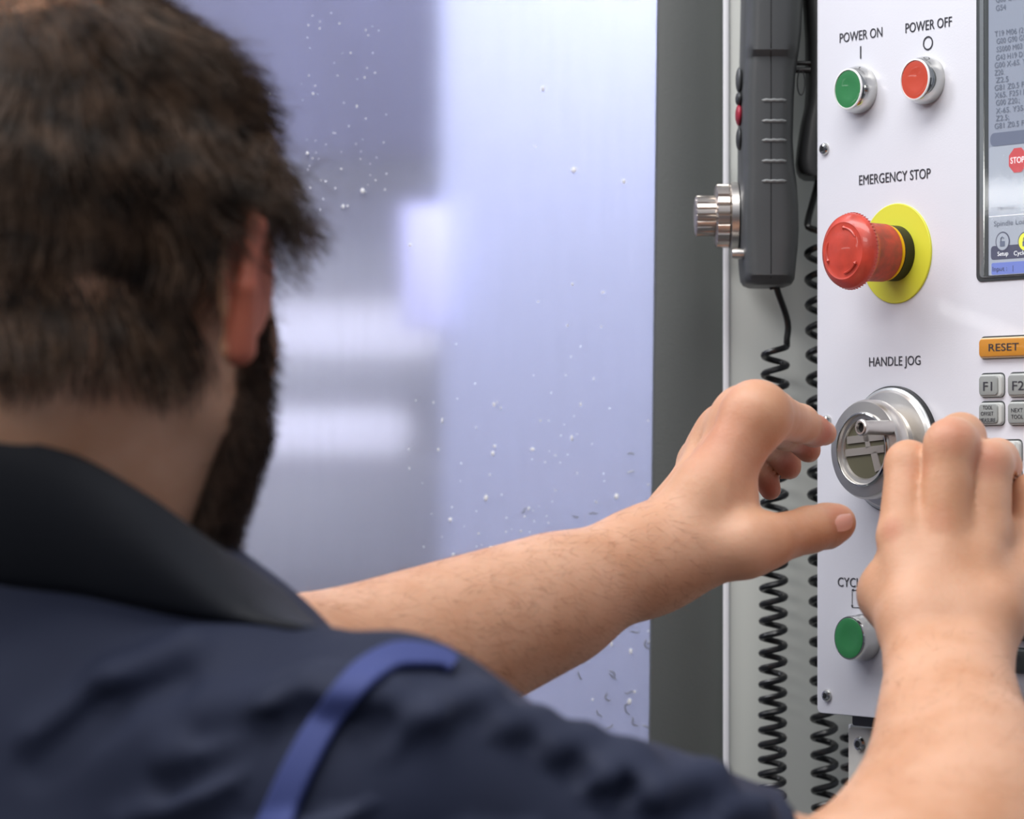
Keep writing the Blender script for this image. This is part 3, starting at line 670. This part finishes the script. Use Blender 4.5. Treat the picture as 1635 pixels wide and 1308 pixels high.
# right arm
SHR = (600, 1262, 1.335, 188); ELR = (1445, 1500, 1.44, 150)
armR_u = [C(SHR, (1000, 1400, 1.37, 168), .03), C((1000, 1400, 1.37, 168), ELR, .03)]
armR_f = [C(ELR, (1462, 1340, 1.50, 95), .02), C((1350, 1416, 1.47, 130), (1456, 1310, 1.51, 78), .015), C((1560, 1400, 1.47, 130), (1570, 1240, 1.54, 100), .03),
          C((1458, 1330, 1.50, 92), (1478, 1050, 1.63, 60), .03), C((1565, 1330, 1.50, 118), (1552, 1050, 1.63, 60), .03), C((1450, 1500, 1.44, 150), (1560, 1330, 1.50, 118), .03)]
palmR = [C((1480, 1050, 1.63, 58), (1470, 985, 1.64, 58), .012), C((1550, 1050, 1.63, 58), (1572, 985, 1.64, 58), .012),
         C((1475, 990, 1.64, 56), (1446, 858, 1.665, 46), .009), C((1505, 990, 1.64, 56), (1508, 846, 1.660, 43), .009), C((1535, 990, 1.64, 56), (1572, 854, 1.665, 42), .009), C((1580, 985, 1.645, 58), (1640, 885, 1.68, 38), .009),
         C((1455, 1000, 1.65, 52), (1425, 948, 1.67, 50), .012), C((1425, 948, 1.67, 50), (1434, 905, 1.69, 38), .01)]
fingR = [
 [C((1446, 858, 1.665, 45), (1451, 742, 1.684, 37), .004), C((1451, 742, 1.684, 37), (1472, 750, 1.715, 31), .004), C((1472, 750, 1.715, 31), (1480, 772, 1.74, 25), .004)],
 [C((1508, 846, 1.660, 45), (1519, 712, 1.668, 41), .004), C((1519, 712, 1.668, 41), (1534, 700, 1.690, 39), .006), C((1534, 700, 1.69, 39), (1540, 706, 1.72, 33), .004), C((1540, 706, 1.72, 33), (1544, 732, 1.748, 25), .004)],
 [C((1572, 854, 1.665, 43), (1578, 742, 1.674, 38), .004), C((1578, 742, 1.674, 38), (1592, 736, 1.70, 34), .004), C((1592, 736, 1.70, 34), (1602, 745, 1.722, 28), .004), C((1602, 745, 1.722, 28), (1602, 764, 1.738, 23), .004)],
 [C((1640, 885, 1.68, 38), (1652, 795, 1.692, 39), .004), C((1652, 795, 1.692, 39), (1662, 800, 1.718, 28), .004), C((1662, 800, 1.718, 28), (1664, 815, 1.73, 22), .004)],
 [C((1432, 905, 1.69, 38), (1438, 850, 1.735, 29), .004), C((1438, 850, 1.735, 29), (1440, 812, 1.765, 22), .004)]]
palmR += [C((1455, 830, 1.675, 36), (1508, 822, 1.668, 36), .008), C((1508, 822, 1.668, 36), (1568, 835, 1.67, 36), .008), C((1568, 845, 1.675, 36), (1630, 870, 1.685, 34), .008)]
garmR = Grp(armR_u+armR_f+palmR, fingR, .003)
# left arm
SHL = (-430, 1240, 1.53, 180); ELL_ = (470, 1116, 1.585, 150)
armL_u = [C(SHL, (0, 1180, 1.56, 165), .03), C((0, 1180, 1.56, 165), ELL_, .03)]
armL_f = [C(ELL_, (1040, 893, 1.685, 76), .02), C((600, 1085, 1.61, 128), (880, 968, 1.655, 92), .02)]
palmL = [C((1040, 893, 1.685, 74), (1085, 865, 1.69, 70), .02),
         C((1092, 850, 1.688, 52), (1208, 665, 1.70, 49), .010), C((1085, 842, 1.70, 50), (1190, 660, 1.725, 36), .009), C((1072, 840, 1.72, 50), (1158, 688, 1.75, 32), .009), C((1065, 842, 1.73, 48), (1120, 735, 1.77, 28), .009), C((1205, 660, 1.705, 46), (1160, 690, 1.75, 34), .010), C((1160, 690, 1.75, 33), (1118, 738, 1.77, 28), .010), C((1182, 672, 1.725, 40), (1132, 724, 1.752, 34), .012),
         C((1100, 880, 1.685, 62), (1190, 870, 1.68, 50), .012), cone(Q(1135, 790, 1.69), Q(1172, 800, 1.695), R(58, 1.69), R(38, 1.69), .012)]
fingL = [
 [C((1208, 665, 1.70, 49), (1232, 664, 1.72, 40), .006), C((1232, 664, 1.72, 40), (1277, 677, 1.755, 30), .004), C((1277, 677, 1.755, 30), (1300, 688, 1.775, 24), .004), C((1300, 688, 1.775, 24), (1316, 692, 1.785, 20), .004)],
 [C((1190, 660, 1.725, 36), (1256, 690, 1.785, 28), .004), C((1256, 690, 1.785, 28), (1284, 706, 1.80, 22), .004), C((1284, 706, 1.80, 22), (1291, 720, 1.80, 19), .004)],
 [C((1158, 688, 1.75, 32), (1228, 705, 1.805, 27), .004), C((1228, 705, 1.805, 27), (1254, 732, 1.82, 22), .004), C((1254, 732, 1.82, 22), (1260, 747, 1.82, 19), .004)],
 [C((1120, 735, 1.77, 28), (1196, 730, 1.815, 24), .004), C((1196, 730, 1.815, 24), (1222, 762, 1.825, 19), .004), C((1222, 762, 1.825, 19), (1230, 782, 1.825, 17), .004)],
 [C((1190, 870, 1.68, 50), (1225, 864, 1.685, 41), .006), C((1225, 864, 1.685, 41), (1292, 846, 1.71, 36), .006), C((1292, 846, 1.71, 36), (1320, 840, 1.72, 35), .004), C((1320, 840, 1.72, 35), (1337, 835, 1.722, 30), .004)]]
garmL = Grp(armL_u+armL_f+palmL, fingL, .008)
body_sdf = make_sdf([ghead, gtorso, garmL, garmR])
lo = (-.62, 1.18, 1.0); hi = (.32, 1.90, 1.76)
v, q = surface(body_sdf, lo, hi, .0022)
base = np.array([tc[0], tc[1], 1.0])
bme = mesh_from('person', v-base, q)
person = obj('person', bme, M['skin'], smooth=False); bme.polygons.foreach_set('use_smooth', np.ones(len(bme.polygons), bool)); person.location = base
tag(person, 'man seen from behind in a navy collared shirt, both hands reaching to the panel', 'person')
bv_body = BVHTree.FromObject(person, bpy.context.evaluated_depsgraph_get())
# redness: skin colour on knuckles, fingertips; on ears their translucent red painted in
red = np.zeros(len(v), np.float32)
def spot(c, r, a):
    global red
    a = a*1.4; d = np.linalg.norm(v-c, axis=1); red = np.maximum(red, a*np.clip(1-d/r, 0, 1)**.7)
L_ = (v-HO)@HM
red = np.maximum(red, np.where((np.abs(L_[:, 0]) > .082) & (np.abs(L_[:, 1]+.012) < .03) & (np.abs(L_[:, 2]) < .042), .72, 0))
for c, r, a in ((Q(1320, 690, 1.77), .016, .5), (Q(1290, 718, 1.79), .014, .5), (Q(1258, 745, 1.81), .014, .55), (Q(1228, 780, 1.82), .014, .5), (Q(1458, 735, 1.66), .012, .25), (Q(1522, 695, 1.66), .014, .3), (Q(1580, 730, 1.66), .014, .3),
                (Q(1500, 820, 1.64), .012, .22), (Q(1565, 835, 1.64), .010, .22), (Q(1345, 825, 1.71), .012, .35), (Q(1415, 840, 1.65), .010, .3), (Q(1150, 700, 1.69), .03, .2), (Q(1180, 640, 1.70), .02, .15)): spot(c, r, a)
at = bme.attributes.new('redness', 'FLOAT', 'POINT'); at.data.foreach_set('value', red)

# thumbnail
def nailmesh(c, along, outw, L, Wd):
    along = Vector(along).normalized(); outw = Vector(outw); outw = (outw-along*outw.dot(along)).normalized(); side = along.cross(outw); b_ = bmesh.new(); g = []
    for i in range(9):
        row = []
        for j in range(9):
            a, s_ = (i/8-.5), (j/8-.5); ww = Wd*(1-.35*max(0, a*2)**3-.25*max(0, -a*2)**3)
            row.append(b_.verts.new(Vector(c)+along*a*L+side*s_*ww+outw*(-(s_*2)**2*Wd*.22-(a*a)*.0016)))
        g.append(row)
    for i in range(8):
        for j in range(8): b_.faces.new((g[i][j], g[i+1][j], g[i+1][j+1], g[i][j+1]))
    return b_
def cast(px, py, bvh=bv_body, org=base):
    d = (P(px, py, 1)-Vector((0, 0, ZC))).normalized(); h = bvh.ray_cast(Vector((0, 0, ZC))-Vector(org), d)
    return (h[0], h[1]) if h[0] else (None, None)
hc, hn = cast(1345, 827)
if hc:
    al = P(1350, 833, 1.725)-P(1300, 848, 1.71)
    obj('thumbnail', nailmesh(hc+hn*.0006, al, (hn+Vector((0, 0, .35))).normalized(), .0135, .0130), M['nail'], person)
# eyes
for sd in (1, -1):
    bb = bmesh.new(); bmesh.ops.create_uvsphere(bb, u_segments=20, v_segments=14, radius=.0115)
    bmesh.ops.translate(bb, vec=H(.031*sd, .080, .006)-base, verts=bb.verts); obj('eyeball', bb, M['eye'], person)

# ---------------------------------------------------------------- shirt
gs_t = Grp(torso); gs_a = Grp([C(SHR, (1000, 1400, 1.37, 158), .03), C((1000, 1400, 1.37, 158), (1300, 1470, 1.41, 152), .03)]); gs_l = Grp([armL_u[0]])
folds = []
def fold(pts, r0, sink, Yb):
    sink = sink*.55
    """soft raised fold through photo points, placed on the cloth once its surface is known"""
    folds.append((pts, r0, sink))
fold([(930, 1185), (820, 1225), (700, 1275)], 26, 8, 0)
fold([(780, 1110), (690, 1150), (610, 1210)], 24, 7, 0)
fold([(1140, 1245), (1040, 1280), (900, 1345)], 26, 8, 0)
fold([(620, 1105), (500, 1100), (330, 1130)], 24, 13, 0)
fold([(1010, 1215), (960, 1260), (860, 1330)], 22, 6, 0)
fold([(860, 1150), (760, 1180), (650, 1225)], 20, 6, 0)
fold([(720, 1250), (600, 1290), (470, 1360)], 24, 7, 0)
fold([(300, 1040), (180, 1090), (60, 1180)], 22, 7, 0)
fold([(600, 1130), (440, 1150), (280, 1215)], 30, 12, 0)
fold([(540, 1210), (400, 1240), (200, 1320)], 30, 11, 0)
fold([(1215, 1290), (1130, 1330), (1010, 1400)], 24, 8, 0)
s0 = make_sdf([gs_t, gs_a, gs_l], .03)
def shirt0(p): return s0(p)-np.float32(.009)
def march(px, py):
    o_ = np.array([0, 0, ZC]); d = np.array(P(px, py, 1.0))-o_; d /= np.linalg.norm(d); t = 1.05
    for _ in range(60):
        s_ = float(shirt0((o_+d*t)[None].astype(np.float32))[0]); t += min(max(s_, .0005), .05)*.9 if s_ > .0003 else 0
        if s_ <= .0003 or t > 1.9: break
    return o_+d*t, t
fprims = []
for pts, r0, sink in folds:
    ps = [march(*pt)[0] for pt in pts]; rs = [R(r0*1.0, 1.33), R(r0, 1.33), R(r0*.6, 1.33)]
    for i in range(len(ps)-1):
        a = ps[i]+np.array([0, R(sink, 1.33), 0]); b_ = ps[i+1]+np.array([0, R(sink, 1.33)*(1+i), 0]); fprims.append(cone(a, b_, rs[i], rs[i+1], .016))
gprims = []
for pts, r0, sink in folds:
    ps = [march(x_-12, y_+46)[0]-np.array([0, R(15, 1.33), 0]) for x_, y_ in pts]
    for i in range(len(ps)-1): gprims.append(cone(ps[i], ps[i+1], R(17-6*i, 1.33), R(11-6*i if i else 14, 1.33), .014))
gf = Grp(fprims) if fprims else None
def wr(p, d):
    core = d-np.float32(.006); d = d-np.float32(.009)
    m_ = np.all((p > gf.lo) & (p < gf.hi), axis=1)
    if m_.any():
        dd = d[m_]
        for pr in fprims: dd = smin(dd, dprim(p[m_], pr), np.float32(.012))
        for pr in gprims: dd = -smin(-dd, dprim(p[m_], pr), np.float32(.014))
        d[m_] = dd
    x, y, z = p[:, 0], p[:, 1], p[:, 2]
    return np.minimum(core, d+np.float32(.0024)*np.sin(38*x+60*z+5*np.sin(21*y+13*z))*np.sin(23*z-31*x+9*y))
shirt_sdf = make_sdf([gs_t, gs_a, gs_l], .03, wr)
sv, sq = surface(shirt_sdf, lo, hi, .0036)
# open hem of the right sleeve
A = Q(1000, 1400, 1.37); Bp = Q(1300, 1470, 1.41); ax = (Bp-A)/np.linalg.norm(Bp-A); cutp = Q(1168, 1460, 1.405)
keepv = ~((((sv-cutp)@ax) > 0) & (sv[:, 0] > .02))
A2 = Q(-430, 1240, 1.53); B2 = Q(0, 1180, 1.56); ax2 = (B2-A2)/np.linalg.norm(B2-A2)
dl2 = np.linalg.norm(np.cross(sv-A2, ax2), axis=1)
keepv &= ~((((sv-B2)@ax2) > -.01) & (dl2 < .075) & (sv[:, 1] > 1.535) & (sv[:, 0] < .0))
keepv &= sv[:, 2] > 1.006
sq = sq[keepv[sq].all(1)]; used = np.unique(sq); rm = np.full(len(sv), -1); rm[used] = np.arange(len(used))
sme = mesh_from('shirt', sv[used]-base, rm[sq]); shirt = obj('shirt', sme, M['navy'], person, smooth=False); sme.polygons.foreach_set('use_smooth', np.ones(len(sme.polygons), bool))
shirt['label'] = 'navy short sleeved work shirt with soft creases'
md = shirt.modifiers.new('thickness', 'SOLIDIFY'); md.thickness = .002; md.offset = -1
bv_shirt = BVHTree.FromPolygons([tuple(p) for p in (sv[used]-base)], [tuple(int(i) for i in t) for t in rm[sq]])

# collar: a folded leaf swept round the neck
ct = [(-120,770,1.53),(-225,745,1.49),(-262,722,1.43),(-205,706,1.375),(-100,700,1.342),(0,698,1.336),(120,735,1.338),(230,797,1.345),(330,868,1.365),(420,925,1.395),(500,985,1.425),(530,1030,1.46),(500,1100,1.50)]
cb = [(-150,960,1.56),(-290,965,1.51),(-335,965,1.43),(-250,952,1.352),(-100,935,1.318),(0,938,1.310),(110,948,1.306),(220,966,1.304),(320,982,1.306),(405,996,1.312),(480,1004,1.325),(520,1016,1.365),(520,1110,1.44)]
def catm(pts, n=8):
    out = []; pts = [Vector(p) for p in pts]
    for i in range(len(pts)-1):
        p0, p1, p2, p3 = pts[max(i-1, 0)], pts[i], pts[i+1], pts[min(i+2, len(pts)-1)]
        for k in range(n):
            t = k/n; out.append(.5*((2*p1)+(p2-p0)*t+(2*p0-5*p1+4*p2-p3)*t*t+(3*p1-p0-3*p2+p3)*t**3))
    out.append(pts[-1]); return out
cb = [(a, b_, min(max(march(a, b_)[1], c)-.011, c+.07)) if -150 < a < 500 else (a, b_, c) for a, b_, c in cb]
T_ = catm([P(*p) for p in ct]); B_ = catm([P(*p) for p in cb]); bb = bmesh.new(); g = []
for a, b_ in zip(T_, B_):
    row = []
    for j in range(11):
        t = j/10; p = a.lerp(b_, t); p = p+Vector((0, -.010*math.sin(math.pi*t)**.8, 0)); row.append(bb.verts.new(p-Vector(base)))
    # roll over the top and go down on the inner side
    inn = [bb.verts.new(a+Vector((0, .004, .0008))-Vector(base)), bb.verts.new(a.lerp(b_, .3)+Vector((0, .012, 0))-Vector(base))]
    g.append(inn[::-1]+row)
for i in range(len(g)-1):
    for j in range(len(g[0])-1): bb.faces.new((g[i][j], g[i+1][j], g[i+1][j+1], g[i][j+1]))
co = obj('shirt_collar', bb, M['collar'], person); co['label'] = 'wide dark turned down collar'
md = co.modifiers.new('t', 'SOLIDIFY'); md.thickness = .003; md.offset = 0
# strap lying on the shirt
sp = [(724,1066,22),(712,1058,25),(700,1054,28),(668,1050,34),(630,1052,38),(590,1074,42),(556,1108,44),(522,1152,44),(494,1200,46),(468,1252,48),(444,1310,50),(420,1380,52),(400,1460,54)]
cs = catm([Vector(p) for p in sp], 6); rows = []
for i, p in enumerate(cs):
    t = (cs[min(i+1, len(cs)-1)]-cs[max(i-1, 0)]); n = Vector((-t.y, t.x, 0)).normalized(); row = []
    for j in range(9):
        s_ = j/8-.5; qx, qy = p.x+n.x*s_*p.z, p.y+n.y*s_*p.z; h = bv_shirt.ray_cast(Vector((0, 0, ZC))-Vector(base), (P(qx, qy, 1)-Vector((0, 0, ZC))).normalized())
        row.append((h[0]+h[1]*.0 if h[0] else None, h[1] if h[0] else None, qx, qy))
    rows.append(row)
bb = bmesh.new(); g = []
lastY = 1.3
for row in rows:
    r_ = []
    for pt, n_, qx, qy in row:
        if pt is None: pt = P(qx, qy, lastY)-Vector(base)
        else: lastY = pt.y+base[1]
        r_.append(bb.verts.new(pt+Vector((0, -.0030, .0012))))
    g.append(r_)
for i in range(len(g)-1):
    for j in range(8): bb.faces.new((g[i][j], g[i+1][j], g[i+1][j+1], g[i][j+1]))
for _ in range(3): bmesh.ops.smooth_vert(bb, verts=bb.verts, factor=.5, use_axis_x=False, use_axis_y=True, use_axis_z=False)
so = obj('shoulder_strap', bb, M['strap'], person); so['label'] = 'royal blue strap running over the right shoulder'
md = so.modifiers.new('t', 'SOLIDIFY'); md.thickness = .0035; md.offset = 0

# trousers and shoes carry him (below the frame)
bb = join(tube([(-.13, -.02, .12), (-.13, -.01, -.1), (-.115, 0, -.5), (-.11, 0, -.93)], [.12, .105, .075, .06], 24), tube([(.07, -.05, .12), (.07, -.04, -.1), (.085, -.03, -.5), (.09, -.03, -.93)], [.12, .105, .075, .06], 24))
bb2 = bmesh.new(); bmesh.ops.create_uvsphere(bb2, u_segments=24, v_segments=16, radius=1)
for vv in bb2.verts: vv.co = Vector((vv.co.x*.19-.03, vv.co.y*.13-.02, vv.co.z*.16+.05))
obj('trousers', join(bb, bb2), M['trouser'], person)
for x_, y_ in ((-.11, 0), (.09, -.03)):
    bb = bmesh.new(); bmesh.ops.create_uvsphere(bb, u_segments=20, v_segments=12, radius=1)
    for vv in bb.verts: vv.co = Vector((x_+vv.co.x*.05, y_+.06+vv.co.y*.15, -.945+max(vv.co.z, -.6)*.055*(1 if vv.co.y < 0 else .7)))
    obj('shoe', bb, M['black'], person)

# ---------------------------------------------------------------- hair
def strands(name, paths, rad, m, label=None, taper=True):
    """paths (n, k, 3) -> thin three-sided tubes in one mesh"""
    n, k, _ = paths.shape; t = np.gradient(paths, axis=1); t /= np.linalg.norm(t, axis=2, keepdims=True)+1e-12
    ref = np.array([.37, .51, .77]); u_ = np.cross(t, ref); u_ /= np.linalg.norm(u_, axis=2, keepdims=True)+1e-12; w_ = np.cross(t, u_)
    rr = np.linspace(1, .25, k)[None, :, None]*(np.asarray(rad).reshape(-1, 1, 1)); V_ = np.empty((n, k, 3, 3), np.float32)
    for a in range(3):
        an = 2*math.pi*a/3; V_[:, :, a] = paths+(u_*math.cos(an)+w_*math.sin(an))*rr
    idx = np.arange(n*k*3).reshape(n, k, 3); a0 = idx[:, :-1]; a1 = idx[:, 1:]
    Qd = np.stack([a0, np.roll(a0, -1, 2), np.roll(a1, -1, 2), a1], -1).reshape(-1, 4)
    me = mesh_from(name, V_.reshape(-1, 3), Qd); o = obj(name, me, m, person, smooth=False); me.polygons.foreach_set('use_smooth', np.ones(len(me.polygons), bool))
    if label: o['label'] = label
    return o
CC = np.array([0, -.008, .045]); CR = np.array([.070, .097, .084])
hy = [-.12, -.06, -.035, -.022, -.012, .0, .022, .045, .09]; hzz = [-.052, -.046, -.038, -.030, .004, .026, .044, .060, .088]
N = 26000; dirs = RNG.normal(size=(N, 3)); dirs /= np.linalg.norm(dirs, axis=1, keepdims=True)
root = CC+dirs*CR
# below the cranium's equator follow the back of skull and neck
mask = (root[:, 2] > np.interp(root[:, 1], hy, hzz)) & ((np.linalg.norm(root-np.array([-.01, -.055, .125]), axis=1) > .045) | (RNG.random(N) < .45))
root = root[mask]; dirs = dirs[mask]
# extra nape roots on the body mesh
nr = []
for _ in range(4200):
    a = RNG.uniform(-2.7, -.15)if RNG.random() < .5 else RNG.uniform(-math.pi+.15, -.15); zz = RNG.uniform(-.070, .0)
    d = Vector((math.cos(a), math.sin(a), 0)); wo = Vector(H(d.x*.2, d.y*.2, zz)-base); wd = Vector(HM@np.array([-d.x, -d.y, 0])); h = bv_body.ray_cast(wo, wd)
    if h[0]:
        l_ = (np.array(h[0])+base-HO)@HM
        edge = np.interp(l_[1], [-.12, -.06, -.03, -.015], [-.052, -.046, -.036, -.026])
        if l_[1] < -.014 and abs(l_[0]) < .080 and l_[2] > edge+abs(l_[0])*.12-.004+RNG.normal()*.004: nr.append((l_, HM.T@np.array(h[1])))
root2 = np.array([a for a, _ in nr]); dir2 = np.array([b_ for _, b_ in nr])
nrm = dirs/CR; nrm /= np.linalg.norm(nrm, axis=1, keepdims=True)
root = np.concatenate([root, root2]); nrm = np.concatenate([nrm, dir2]); n = len(root)
crown = np.array([-.01, -.055, .125])
flow = root-crown; flow -= nrm*(flow*nrm).sum(1, keepdims=True); flow /= np.linalg.norm(flow, axis=1, keepdims=True)+1e-9
def sn(p, f, s_): return np.stack([np.sin(f*p[:, 1]+s_)+np.sin(f*.7*p[:, 2]+2*s_), np.sin(f*p[:, 2]+1.3*s_)+np.sin(f*.8*p[:, 0]+s_), np.sin(f*p[:, 0]+.6*s_)+np.sin(f*.9*p[:, 1]-s_)], -1)*.5
clump = RNG.normal(size=(n, 3))*.0  # coherent part comes from sn()
side = np.cross(nrm, flow)
temple = np.clip((root[:, 0]-.045)/.03, 0, 1)*np.clip((root[:, 2]-.008)/.02, 0, 1)*np.clip((.088-root[:, 2])/.025, 0, 1)
napeq = np.clip((-.02-root[:, 2])/.04, 0, 1)
Ln = (.034+.010*RNG.random(n))*(1-.6*napeq)+.012*temple
top = np.clip((root[:, 2]-.08)/.05, 0, 1)
K = 9; path = np.zeros((n, K, 3)); path[:, 0] = root-nrm*.001; jit = RNG.normal(size=(n, 3))*.10
for i in range(1, K):
    f_ = (i-.5)/(K-1)
    lift = (.22*(1-f_)**1.5)*(1-.55*napeq)*(1-.35*top)+.66*temple
    wv = sn(root, 150, 1.7)*(.75*f_+.15)+sn(path[:, i-1], 290, .4)*(.85*f_)*(.55+.7*temple)[:, None]
    d = flow*(1-lift)[:, None]+nrm*lift[:, None]+wv*.75+jit+np.array([0, 0, -.10])*(1-temple)[:, None]
    d /= np.linalg.norm(d, axis=1, keepdims=True); p = path[:, i-1]+d*(Ln/(K-1))[:, None]
    e = (p-CC)/(CR+.004); ke = np.linalg.norm(e, axis=1); ins = ke < 1.0; p[ins] = CC+(p[ins]-CC)/ke[ins][:, None]
    path[:, i] = p
pw = (path@HM.T)+HO-base
strands('hair', pw.astype(np.float32), .00030+.00016*RNG.random(n), M['hair'], 'short wavy dark brown hair, tousled above the ear')
# beard
bt = []; pv = np.array([0.0]); vl = L_; me_v = v
polys = q; cen = v[polys].mean(1); lc = (cen-HO)@HM
bn = np.cross(v[polys[:, 1]]-v[polys[:, 0]], v[polys[:, 2]]-v[polys[:, 0]]); bn /= np.linalg.norm(bn, axis=1, keepdims=True)+1e-12
edge_y = .010+np.clip(-.055-lc[:, 2], 0, 1)*.45
mk = (lc[:, 1] > edge_y) & (lc[:, 2] < np.interp(lc[:, 1], [.0, .02, .04, .06, .11], [.03, .02, -.035, -.045, -.040])) & (lc[:, 2] > -.128) & (np.abs(lc[:, 0]) < .080) & (lc[:, 1] < .13)
mk &= ~((lc[:, 1] > .085) & (np.abs(lc[:, 0]) < .02) & (lc[:, 2] > -.070) & (lc[:, 2] < -.046))
ids = np.nonzero(mk)[0]
if len(ids):
    st_ = np.zeros(len(v), np.float32); st_[polys[ids].ravel()] = .8; a3 = bme.attributes.new('stubble', 'FLOAT', 'POINT'); a3.data.foreach_set('value', st_)
    pick = RNG.choice(ids, 15000); r0 = cen[pick]+RNG.normal(size=(15000, 3))*.0006; nn = bn[pick]; dn = HM@np.array([0, .25, -1.0]); n = len(r0)
    K = 5; path = np.zeros((n, K, 3)); path[:, 0] = r0; j_ = RNG.normal(size=(n, 3))*.25
    for i in range(1, K):
        d = nn*(.75-.12*i)+dn*.55+j_; d /= np.linalg.norm(d, axis=1, keepdims=True); path[:, i] = path[:, i-1]+d*.0028
    strands('beard', (path-base).astype(np.float32), np.full(n, .00028), M['beard'], 'full dark beard along the jaw')
# forearm hair
def armhair(a, b_, cnt, seed):
    ids = []; ax_ = (b_-a); L2 = ax_@ax_; t = ((cen-a)@ax_)/L2; dist = np.linalg.norm(cen-a-t[:, None]*ax_, axis=1)
    m_ = (t > 0) & (t < 1) & (dist < .06) & (bn[:, 2]*.4-bn[:, 1] > .0); ids = np.nonzero(m_)[0]
    pick = RNG.choice(ids, cnt); n = cnt; K = 5; path = np.zeros((n, K, 3)); path[:, 0] = cen[pick]; nn = bn[pick]; ad = ax_/math.sqrt(L2); dn = np.array([.1, 0, -.8]); j_ = RNG.normal(size=(n, 3))*.3
    l_ = RNG.uniform(.0012, .0026, n)
    for i in range(1, K):
        d = nn*(.30-.09*i)+ad*.55+dn*.5+j_; d -= nn*np.minimum((d*nn).sum(1), 0)[:, None]*.98; d /= np.linalg.norm(d, axis=1, keepdims=True); path[:, i] = path[:, i-1]+d*l_[:, None]
    return path
ah = np.concatenate([armhair(Q(480, 1110, 1.59), Q(1075, 870, 1.69), 1500, 1), armhair(Q(1480, 1400, 1.47), Q(1520, 1090, 1.62), 500, 2)])
strands('arm_hair', (ah-base).astype(np.float32), np.full(len(ah), .00006), M['armhair'], 'fine brown hair on the forearms')
